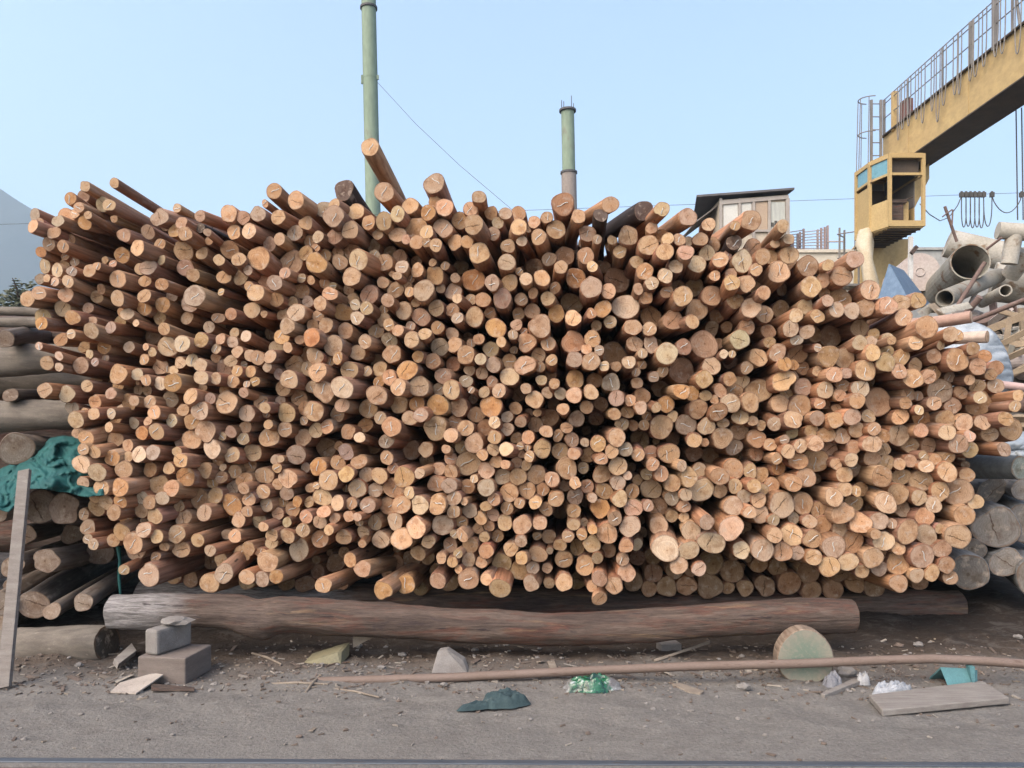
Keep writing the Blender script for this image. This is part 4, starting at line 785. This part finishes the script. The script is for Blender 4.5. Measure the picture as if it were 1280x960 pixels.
tag(jb.build('scrap_pieces',[M_PIPE,M_PALE,M_RUST,M_GREYP,M_YWOOD,M_PINK]),'tangle of countless small pipes, bars and plates lying over the scrap heap','scrap',None,'stuff')
# ------------------------------------------------------------------ gantry crane
M_YEL=weathered('crane_yellow',(.54,.385,.175),(.47,.33,.15),(.35,.22,.11),scale=.9,stretch=(1.5,.6,1),rough=.6,bump=.05,spot=.6)
M_CREAM=weathered('cabin_yellow',(.50,.36,.165),(.43,.305,.14),(.36,.23,.12),scale=2,rough=.6,bump=.05,spot=.62)
M_DARK=weathered('dark_steel',(.10,.075,.055),(.07,.055,.045),scale=3,rough=.7)
M_RAILP=weathered('railing_paint',(.25,.235,.22),(.18,.165,.155),scale=4,rough=.7)
M_GLASS=weathered('cabin_glass',(.13,.30,.37),(.17,.35,.41),(.09,.22,.28),scale=2,rough=.15,bump=.0,spec=.6)
M_CABLE=weathered('black_cable',(.07,.065,.06),(.10,.09,.08),scale=10,rough=.7)
cr=thing('gantry_crane','yellow gantry crane with a glazed operator cabin, box girder and railing above the scrap heap','crane',(8.9,17.5,0))
BX0,BX1,BZ0,BZ1,BY1=8.77,9.46,7.66,8.54,17.95
mb=MB(); mb.box(((BX0+BX1)/2,(4+BY1)/2,(BZ0+BZ1)/2),(BX1-BX0,BY1-4,BZ1-BZ0)); gd=mb.build('girder',M_YEL,cr)
mb=MB(); mb.box(((BX0+BX1)/2,(4+BY1)/2,BZ1+.017),(BX1-BX0+.12,BY1-4,.03)); mb.box(((BX0+BX1)/2,(4+BY1)/2,BZ0-.014),(BX1-BX0+.06,BY1-4,.025)); mb.build('flange',M_DARK,gd)
for y in (8,10.2,12.4,14.6,16.8): mb=MB(); mb.box((BX0-.006,y,(BZ0+BZ1)/2),(.008,.05,BZ1-BZ0-.04)); mb.build('stiffener',M_YEL,gd)
mb=MB()
for y in (9,10.4,11.8,13.2): mb.box((BX1+.1,y,BZ0-.12),(.12,.16,.16)); mb.box((BX1-.02,y,BZ0-.06),(.3,.05,.04))
mb.build('trolley_bracket',M_DARK,gd)
mb=MB(); mb.prism([(8.1,17.15,5.95),(8.95,17.15,5.95),(8.82,17.15,0),(7.75,17.15,0)],(0,.75,0)); mb.build('leg',M_YEL,cr)
mb=MB(); mb.prism([(8.0,17.1,5.9),(9.4,17.1,7.66),(9.4,17.1,7.3),(8.7,17.1,5.9)],(0,.8,0)); mb.build('bracket',M_YEL,cr)
# cabin
CA=[Vector((7.76,15.6,0)),Vector((8.45,15.6,0)),Vector((8.45,17.25,0)),Vector((7.92,17.25,0)),Vector((7.575,16.7,0)),Vector((7.585,16.1,0))]
Z0,Z1=EYE+4.31,EYE+5.8
def at(p,z): return Vector((p.x,p.y,z))
mb=MB(); mb.prism([at(p,Z0-.03) for p in CA],(0,0,.05)); cb=mb.build('cabin_floor',M_CREAM,cr)
mb=MB()
for k in range(9): mb.beam((7.75+.05*0,15.68+k*.18,Z0-.05),(8.43,15.68+k*.18,Z0-.05),.03,.03)
mb.build('floor_rib',M_DARK,cb)
mb=MB(); mb.prism([at(p,Z1-.02) for p in CA],(0,0,.04)); mb.build('cabin_roof',M_CREAM,cr)
mb=MB()
n=len(CA); cen=Vector((8.05,16.4,0))
for i,p in enumerate(CA):
    mb.box(at(p,(Z0+Z1)/2),(.065,.065,Z1-Z0))
for i in range(n):
    a,b=CA[i],CA[(i+1)%n]
    for z,h in((Z0+.055,.12),(Z1-.05,.075),(Z1-.42,.05)):
        if z<Z0+.1 or i!=3: mb.beam(at(a,z),at(b,z),.055,h)
fr=mb.build('cabin_frame',M_CREAM,cr)
def panel(i,u0,u1,z0,z1,mat,name,th=.02,ins=.0):
    a,b=CA[i],CA[(i+1)%n]; p=a+(b-a)*u0; q=a+(b-a)*u1; nn=(cen-(a+b)/2).normalized()*ins; mb=MB(); mb.prism([at(p+nn,z0),at(q+nn,z0),at(q+nn,z1),at(p+nn,z1)],(cen-(a+b)/2).normalized()*th); return mb.build(name,mat,cr)
panel(5,.06,.94,Z0+.1,Z0+.56,M_CREAM,'cabin_panel'); panel(5,.1,.9,Z1-.40,Z1-.08,M_GLASS,'window_pane',.012)
panel(4,.06,.94,Z0+.1,Z0+.98,M_CREAM,'cabin_panel'); panel(4,.1,.9,Z1-.40,Z1-.08,M_GLASS,'window_pane',.012)
panel(3,.0,1,Z0+.1,Z1-.1,M_CREAM,'cabin_panel')
panel(1,.2,.97,Z0+.5,Z1-.08,weathered('cabin_lining',(.20,.18,.16),(.15,.135,.12),scale=2),'side_panel'); panel(1,.2,.97,Z0+.1,Z0+.49,M_CREAM,'side_panel'); panel(2,.03,.97,Z0+.1,Z1-.08,M_GREYP,'back_panel')
panel(0,.52,.82,Z0+.1,Z0+.60,M_CREAM,'front_panel',.02,.3); panel(0,.03,.97,Z1-.4,Z1-.09,M_DARK,'shade_panel',.012,.12)  # dark panel added in place of the shade inside the cabin roof
mb=MB(); mb.box((8.0,15.95,Z0+.3),(.32,.25,.5)); mb.box((8.02,15.95,Z0+.58),(.40,.3,.07)); mb.tube([(8.18,15.9,Z0+.62),(8.35,15.8,Z0+.66)],.012,6); ck=mb.build('console',M_BARK,cr)
mb=MB(); mb.box((8.0,16.55,Z0+.45),(.4,.4,.08)); mb.box((8.0,16.75,Z0+.78),(.4,.08,.6)); mb.box((8.0,16.55,Z0+.2),(.1,.1,.42)); mb.build('seat',M_DARK,cr)
mb=MB(); mb.box((8.62,17.0,Z1+.13),(.42,.5,.21)); mb.build('hanger',M_YEL,cr)
# pale wrapped duct below the cabin
mb=MB(); mb.tube([P(1082,291,16.2),P(1081,305,16.0),P(1084,325,15.9),P(1089,352,15.8),P(1090,380,15.8)],[.13,.16,.13,.15,.16],16,wob=.35); mb.build('cable_sleeve',weathered('dusty_wrap',(.44,.36,.24),(.54,.47,.36),scale=3,bump=.4),cr)
# railing
yy=[17.85-1.15*k+.12*math.sin(k*2.3) for k in range(10)]
for k,y in enumerate(yy): mb=MB(); mb.box((BX0-.02,y,BZ1+.43),(.032 if k%3 else .055,.035,.86)); mb.build('railing_post',M_RAILP,cr)
mb=MB()
for z in (BZ1+.86,BZ1+.76,BZ1+.42): mb.tube([(BX0-.02,17.9,z),(BX0-.02,7.5,z)],.011,8)
mb.build('railing',M_RAILP,cr)
mb=MB(); mb.box((BX0+.06,17.0,BZ1+.24),(.16,.28,.46)); mb.build('switch_box',weathered('red_box',(.26,.12,.10),(.2,.1,.085),scale=5),cr)
mb=MB(); mb.box((BX0+.03,17.45,BZ1+.42),(.13,.10,.9)); mb.build('railing_post',M_YEL,cr)
rk=random.Random(9)
for k in range(16):
    y=17.1-.265*k+rk.uniform(-.09,.09); dp=rk.uniform(1.05,1.5); wd=rk.uniform(.10,.16); mb=MB()
    pts=[(BX0-.06-.02*math.sin(q*math.pi),y+wd*(q-.5)*(1+.9*math.sin(q*math.pi)),BZ1+.84-dp*math.sin(q*math.pi)**.55) for q in [j/14 for j in range(15)]]
    mb.tube(pts,.0105,6); mb.build('cable_loop',M_RAILP,cr)
mb=MB(); mb.box((BX0-.03,13.75,BZ1+.6),(.07,.07,1.3)); mb.tube([(BX0-.03,13.75,BZ1+1.0),(BX0-.03,13.2,BZ1+1.9)],.02,6); mb.tube([(BX0+.0,13.1,BZ1),(BX0,13.2,BZ1+.6),(BX0-.2,13.5,BZ1+1.5)],.025,8); mb.build('mast',M_RAILP,cr)
mb=MB(); mb.tube([(BX0-.02,11.9,BZ1+.3),(BX0+.8,11.9,BZ1+.3)],.02,6); mb.tube([(BX0+.1,11.2,BZ1+.35),(BX0+.8,11.2,BZ1+.35)],.02,6); mb.build('cross_bar',M_RAILP,cr)
# caged ladder
mb=MB()
lx0,lx1=8.33,8.55; ly=17.6
for x in (lx0,lx1): mb.beam((x,ly,4.5),(x,ly,BZ1+.75),.05,.05,(0,1,0))
for k in range(16): mb.tube([(lx0,ly,4.7+k*.3),(lx1,ly,4.7+k*.3)],.012,6)
ld=mb.build('ladder',M_RAILP,cr)
mb=MB(); cx=8.2; RL=.28
for z in (BZ1+.75,BZ1-.05,BZ1-.95): mb.tube([(cx-.0-RL*math.sin(a)*1.0+.12,ly-RL*.8*math.cos(a),z) for a in [math.pi*q/14 for q in range(15)]],.012,6)
for a in (.5,1.3,1.9,2.7): mb.tube([(cx+.12-RL*math.sin(a),ly-RL*.8*math.cos(a),BZ1+.75),(cx+.1-RL*math.sin(a)*1.25,ly-RL*.8*math.cos(a),5.6)],.010,6)
mb.build('ladder_cage',M_RAILP,ld)
mb=MB()
for x,y in ((7.75,17.7),(7.9,17.3),(7.55,17.5)): mb.box((x,y,5.6),(.035,.035,1.4))
for z in (5.6,6.15): mb.tube([(7.5,17.5,z),(7.9,17.2,z),(8.1,17.1,z)],.014,6); mb.tube([(7.5,17.5,z),(7.75,17.75,z)],.014,6)
mb.box((7.75,17.5,4.93),(.6,.6,.05)); mb.build('platform_railing',M_RAILP,cr)
for px in (1270,1277): mb=MB(); A=P(px,132,14.2); mb.tube([Vector((A.x,A.y,BZ0-.02)),P(px+2,275,14.2)],.011,6); mb.build('hoist_rope',M_CABLE,cr)
# conductor wire with its trolleys and loops
DW=21.0
mb=MB(); mb.tube([P(-400,291,DW+1),P(640,263.5,DW+.4),P(1290,240.5,DW)],.006,6); solo(mb,'overhead_wire',M_CABLE,'thin overhead wire running almost level across the whole photo behind the stack','wire')
ft=thing('festoon_cable','row of small trolleys carrying drooping black cable loops on the overhead wire at the right','cable',P(1215,246,DW))
tx=[1202,1207.5,1213,1218.5,1224,1229.5,1240,1277]
for px in tx: mb=MB(); mb.box(P(px,243.5,DW),(.10,.08,.13)); mb.box(P(px,240.5,DW),(.05,.04,.06)); mb.build('trolley',M_CABLE,ft)
for k,(a,b,lo) in enumerate(list(zip(tx,tx[1:],[284,283,285,284,285,283,266,278]))):
    mid=(a+b)/2; mb=MB(); sp=(1.25 if k<5 else .6)
    mb.tube([P(a+(b-a)*q+ (math.sin((q-.5)*math.pi*2)*-3.0 if k<6 else 0)*0+(q-.5)*(6 if k<6 else 0)*math.sin(q*math.pi),245+(lo-245)*math.sin(q*math.pi)**.7,DW) for q in [j/16 for j in range(17)]],.013,6); mb.build('cable_loop',M_CABLE,ft)
mb=MB(); mb.tube([P(1202,245,DW),P(1197,257,DW),P(1186,272,DW),P(1175,276,DW),P(1162,268,DW),P(1150,255,DW-1)],.013,6); mb.build('cable_loop',M_CABLE,ft)
# ------------------------------------------------------------------ wall, scaffold, shack, chimneys
M_WALL=weathered('cream_wall',(.66,.60,.50),(.58,.53,.45),(.5,.46,.40),scale=.5,rough=.9,bump=.1)
mb=MB(); A=P(985,316,19.5); B=P(1108,318,19.5); mb.box(((A.x+B.x)/2,19.6,A.z/2),(B.x-A.x,.2,A.z)); mb.box(((A.x+B.x)/2,19.6,A.z+.04),(B.x-A.x+.1,.3,.08)); solo(mb,'boundary_wall',M_WALL,'cream rendered wall behind the stack between the shack and the crane leg','wall')
mb=MB(); A=P(1108,313,20.5); B=P(1330,311,20.5); mb.box(((A.x+B.x)/2,20.6,A.z/2),(B.x-A.x,.2,A.z)); mb.box(((A.x+B.x)/2,20.6,A.z+.04),(B.x-A.x,.3,.07)); solo(mb,'boundary_wall',weathered('grey_wall',(.46,.45,.42),(.40,.39,.37),(.52,.5,.46),scale=.6,rough=.9),'grey wall behind the scrap heap right of the crane leg','wall')
sf=thing('steel_rack','pale rusty steel rack of thin upright and level bars standing above the cream wall','rack',P(1020,316,21))
M_RK=weathered('rack_rust',(.36,.28,.26),(.30,.22,.2),scale=3)
for px,y0,dd in ((991,296,21),(997,292,21),(1000,290,21.6),(1004.5,286,21),(1022,287,21.6),(1026.5,285,21),(1031,284,21),(1034.5,282,21)): mb=MB(); mb.beam(P(px,322,dd),P(px,y0,dd),.05,.05,(0,1,0)); mb.build('upright',M_RK,sf)
mb=MB()
for k in range(8): mb.tube([P(987,314-k*3.4,21.8),P(1003+k*.2,315-k*3.9,21.0)],.014,5); mb.tube([P(1005,314-k*3.4,21),P(1033,314-k*3.9,21.0)],.014,5)
for y in (302,313): mb.tube([P(1034,y,21),P(1056,y,20.5)],.022,5)
mb.tube([P(1055,320,20.5),P(1055,300,20.5)],.025,5); mb.build('bar',weathered('rack_bar',(.5,.44,.42),(.42,.36,.34),scale=3),sf)
# shack
sx0=P(899,250,20.0).x; sx1=P(985,250,20.0).x; y0,y1=20.0,22.2; zt0=P(0,250,20).z; zt1=P(0,243.5,20).z
sh=thing('shack','small cream shack with boarded windows and a sloping dark roof behind the stack','shack',((sx0+sx1)/2,21,0))
M_SHK=weathered('shack_cream',(.58,.50,.40),(.50,.43,.345),(.40,.34,.28),scale=1.2,rough=.9)
mb=MB(); mb.prism([(sx0,y0,0),(sx1,y0,0),(sx1,y0,zt1),(sx0,y0,zt0)],(0,y1-y0,0)); mb.build('wall',M_SHK,sh)
M_ROOF=weathered('tar_roof',(.10,.095,.10),(.14,.13,.13),scale=2,rough=.85)
mb=MB(); L0=Vector((P(869,0,20).x,y0-.15,P(0,248.5,20).z)); L1=Vector((P(990.5,0,20).x,y0-.15,P(0,239.3,20).z)); mb.prism([L0,L1,L1+Vector((0,y1-y0+.4,.1)),Vector((sx0-.12,y1+.2,L0.z+.12))],(0,0,.055)); mb.build('roof',M_ROOF,sh)
mb=MB(); mb.prism([(sx0-.02,y0+.1,zt0-.1),(sx0-.02,y1-.1,zt0-.1),(sx0-.62,y1-.1,zt0-.55),(sx0-.62,y0+.1,zt0-.55)],(0,0,-.03)); mb.build('awning',weathered('old_boards',(.20,.17,.155),(.28,.25,.22),scale=2,stretch=(1,4,1)),sh)
M_FRM=weathered('grey_frame',(.42,.38,.34),(.36,.32,.29),scale=4); mb=MB()
def fx(px): return P(px,0,20).x
for px in (900.5,924,941.5,961,984): mb.box((fx(px),y0-.03,P(0,277,20).z),(.07 if px<980 else .10,.05,1.2))
mb.prism([(sx0,y0-.06,zt0-.14),(sx1,y0-.06,zt1-.12),(sx1,y0-.06,zt1-.03),(sx0,y0-.06,zt0-.04)],(0,.05,0)); mb.box(((sx0+sx1)/2,y0-.035,P(0,289,20).z),(sx1-sx0,.05,.06)); fr=mb.build('window_frame',M_FRM,sh)
for a,b,m,nm in ((904,922,weathered('pale_board',(.66,.65,.60),(.6,.58,.54),scale=3),'window_pane'),(926.5,939,weathered('pale_board',(.64,.63,.58),(.56,.54,.5),scale=3),'window_pane'),(944,959,weathered('tan_board',(.47,.36,.26),(.42,.32,.24),scale=3),'shutter'),(963.5,981,weathered('curtain',(.54,.55,.50),(.42,.43,.40),(.6,.6,.56),scale=6,stretch=(3,1,.3)),'curtain')):
    mb=MB(); z0,z1=P(0,288,20).z,P(0,253,20).z; mb.box(((fx(a)+fx(b))/2,y0-.012,(z0+z1)/2),(fx(b)-fx(a),.02,z1-z0)); mb.build(nm,m,sh)
mb=MB(); 
for k in range(4): mb.box((fx(965+k*4.2),y0-.03,P(0,281-(k%2)*1.5,20).z),(.07,.02,.10+.03*(k%3)))
mb.build('window_clutter',M_CABLE,sh)
# chimneys
M_CHIM=weathered('green_chimney',(.195,.26,.185),(.235,.295,.215),(.20,.175,.14),scale=.45,stretch=(1,1,.35),rough=.7,bump=.05,spot=.6)
M_CHIMB=weathered('brown_chimney',(.26,.215,.19),(.30,.255,.225),(.21,.17,.15),scale=.8,rough=.8)
M_FL=weathered('flange_dark',(.08,.075,.075),(.11,.10,.10),scale=3)
def chimney(top,bot,r,d,label,flanges,split=None,rods=False,bolts=None):
    A=P(*top,d); B=P(*bot,d); dr=(B-A).normalized(); k=(0-A.z)/dr.z; base=A+dr*k; rr=r/F*d
    th=thing('chimney',label,'chimney',base)
    def ax(py): 
        z=EYE+(HOR-py)/F*d; return A+dr*((z-A.z)/dr.z)
    if split:
        mb=MB(); mb.tube([A,ax(split)],rr*.93,32); mb.build('upper_pipe',M_CHIM,th); mb=MB(); mb.tube([ax(split),base],rr*1.07,32); mb.build('lower_pipe',M_CHIMB,th)
    else: mb=MB(); mb.tube([A,base],[rr,rr*1.08],32); mb.build('stack_pipe',M_CHIM,th)
    for f in flanges: mb=MB(); c=ax(f); mb.tube([c-dr*.045,c+dr*.045],rr*1.2,32); mb.build('flange',M_FL,th)
    if rods:
        mb=MB()
        for q in range(4): a=.5+q*1.57; c=A+Vector((math.cos(a),math.sin(a),0))*rr; mb.tube([c,c+Vector((0,0,.55 if q%2 else .4))],.018,5)
        mb.build('anchor_rod',M_FL,th)
    if bolts: mb=MB(); c=ax(bolts); mb.tube([c-dr*.03,c+dr*.03],rr*1.05,32); mb.box(c+Vector((-rr*1.1,-.1,-.1)),(.08,.08,.4)); mb.box(c+Vector((rr*1.1,-.1,0)),(.10,.08,.2)); mb.build('clamp',M_CHIM,th)
chimney((458.8,-90),(465.8,236),8.9,35,'tall slim green steel chimney rising out of the top of the photo','flange' and (10,),None,False,98)
chimney((709.5,138),(711.5,240),8.8,35,'shorter green chimney with a brown lower half and rods sticking out of its open top',(138.5,216),216,True)
mb=MB(); mb.tube([P(472,103,35),P(520,155,34),P(575,207,33),P(640,262,31)],.010,5); solo(mb,'guy_wire',M_CABLE,'thin guy wire slanting down right from the tall chimney','wire')
# ------------------------------------------------------------------ tree and mountain at the left
rt=random.Random(4)
tr=thing('tree','small grey green tree showing above the left stack at the foot of the mountain','tree',P(27,380,14)*Vector((1,1,0)) if False else Vector((P(27,380,14).x,14,0)))
c0=P(27,380,14); base=Vector((c0.x,14,0))
mb=MB(); mb.tube([base,base+Vector((.05,0,1.8)),c0],[.09,.07,.035],10)
for k in range(9): a=rt.random()*6.28; s=base+Vector((0,0,2.4+.2*k)); mb.tube([s,s+Vector((math.cos(a)*.3,math.sin(a)*.3,.35))],[.025,.008],6)
mb.build('trunk',M_BARK,tr)
mb=MB()
for k in range(2600):
    u=Vector((rt.gauss(0,1),rt.gauss(0,1),rt.gauss(0,1))).normalized(); q=rt.random()**.45; rad=1+.45*noise.noise(u*1.8)
    c=c0+Vector((u.x*.36*q*rad,u.y*.36*q*rad,-.12+u.z*.52*q*rad))
    M=Matrix.Rotation(rt.random()*6.28,3,'Z')@Matrix.Rotation(rt.random()*3,3,'X'); l=rt.uniform(.03,.055)
    mb.add([c+M@Vector(v) for v in((-l,0,0),(0,-l*.4,0),(l,0,0),(0,l*.4,0))],[(0,1,2,3)],False,rt.choice((0,0,1)))
mb.build('crown',[weathered('leaf',(.115,.13,.085),(.09,.105,.065),scale=3),weathered('leaf_pale',(.21,.21,.15),(.17,.18,.125),scale=3)],tr)
RD=900.0
ridge=[(-900,60),(-500,150),(-200,190),(-60,211),(0,234),(22,249),(45,263),(80,298),(130,352),(200,425),(300,475),(420,510),(560,540)]
mb=MB(); nu,nv=150,40
for j in range(nv):
    for i in range(nu):
        px=-900+1460*i/(nu-1); v=j/(nv-1); y=RD-v*420
        zt=max(0,(HOR-lerp_poly(ridge,px))/F*RD); X_=(px-640)/F*RD
        z=zt*(1-v)**1.15+ (10*noise.noise(Vector((X_*.008,y*.008,0)))+5*noise.noise(Vector((X_*.03,y*.03,2))))*min(1,v*4)*(1-v)-v*3
        mb.v.append((X_,y,z))
for j in range(nv-1):
    for i in range(nu-1): mb.f.append((j*nu+i,(j+1)*nu+i,(j+1)*nu+i+1,j*nu+i+1)); mb.sm.append(True); mb.mi.append(0)
tag(mb.build('mountain',weathered('scrub_rock',(.10,.10,.085),(.07,.078,.06),(.14,.13,.115),scale=.02,rough=.95,bump=.0)),None,None,None,'structure')
if HAZE>0:
    mb=MB(); mb.box((0,560,209),(3400,1240,424)); ho=mb.build('haze',None); ho.data.materials.clear()
    m=bpy.data.materials.new('haze_air'); m.use_nodes=True; nt=m.node_tree; nt.nodes.clear(); o_=nt.nodes.new('ShaderNodeOutputMaterial'); pv=nt.nodes.new('ShaderNodeVolumePrincipled')
    pv.inputs['Color'].default_value=(.68,.86,1,1); pv.inputs['Density'].default_value=HAZE; pv.inputs['Anisotropy'].default_value=.2; nt.links.new(pv.outputs[0],o_.inputs['Volume']); ho.data.materials.append(m); tag(ho,None,None,None,'stuff')
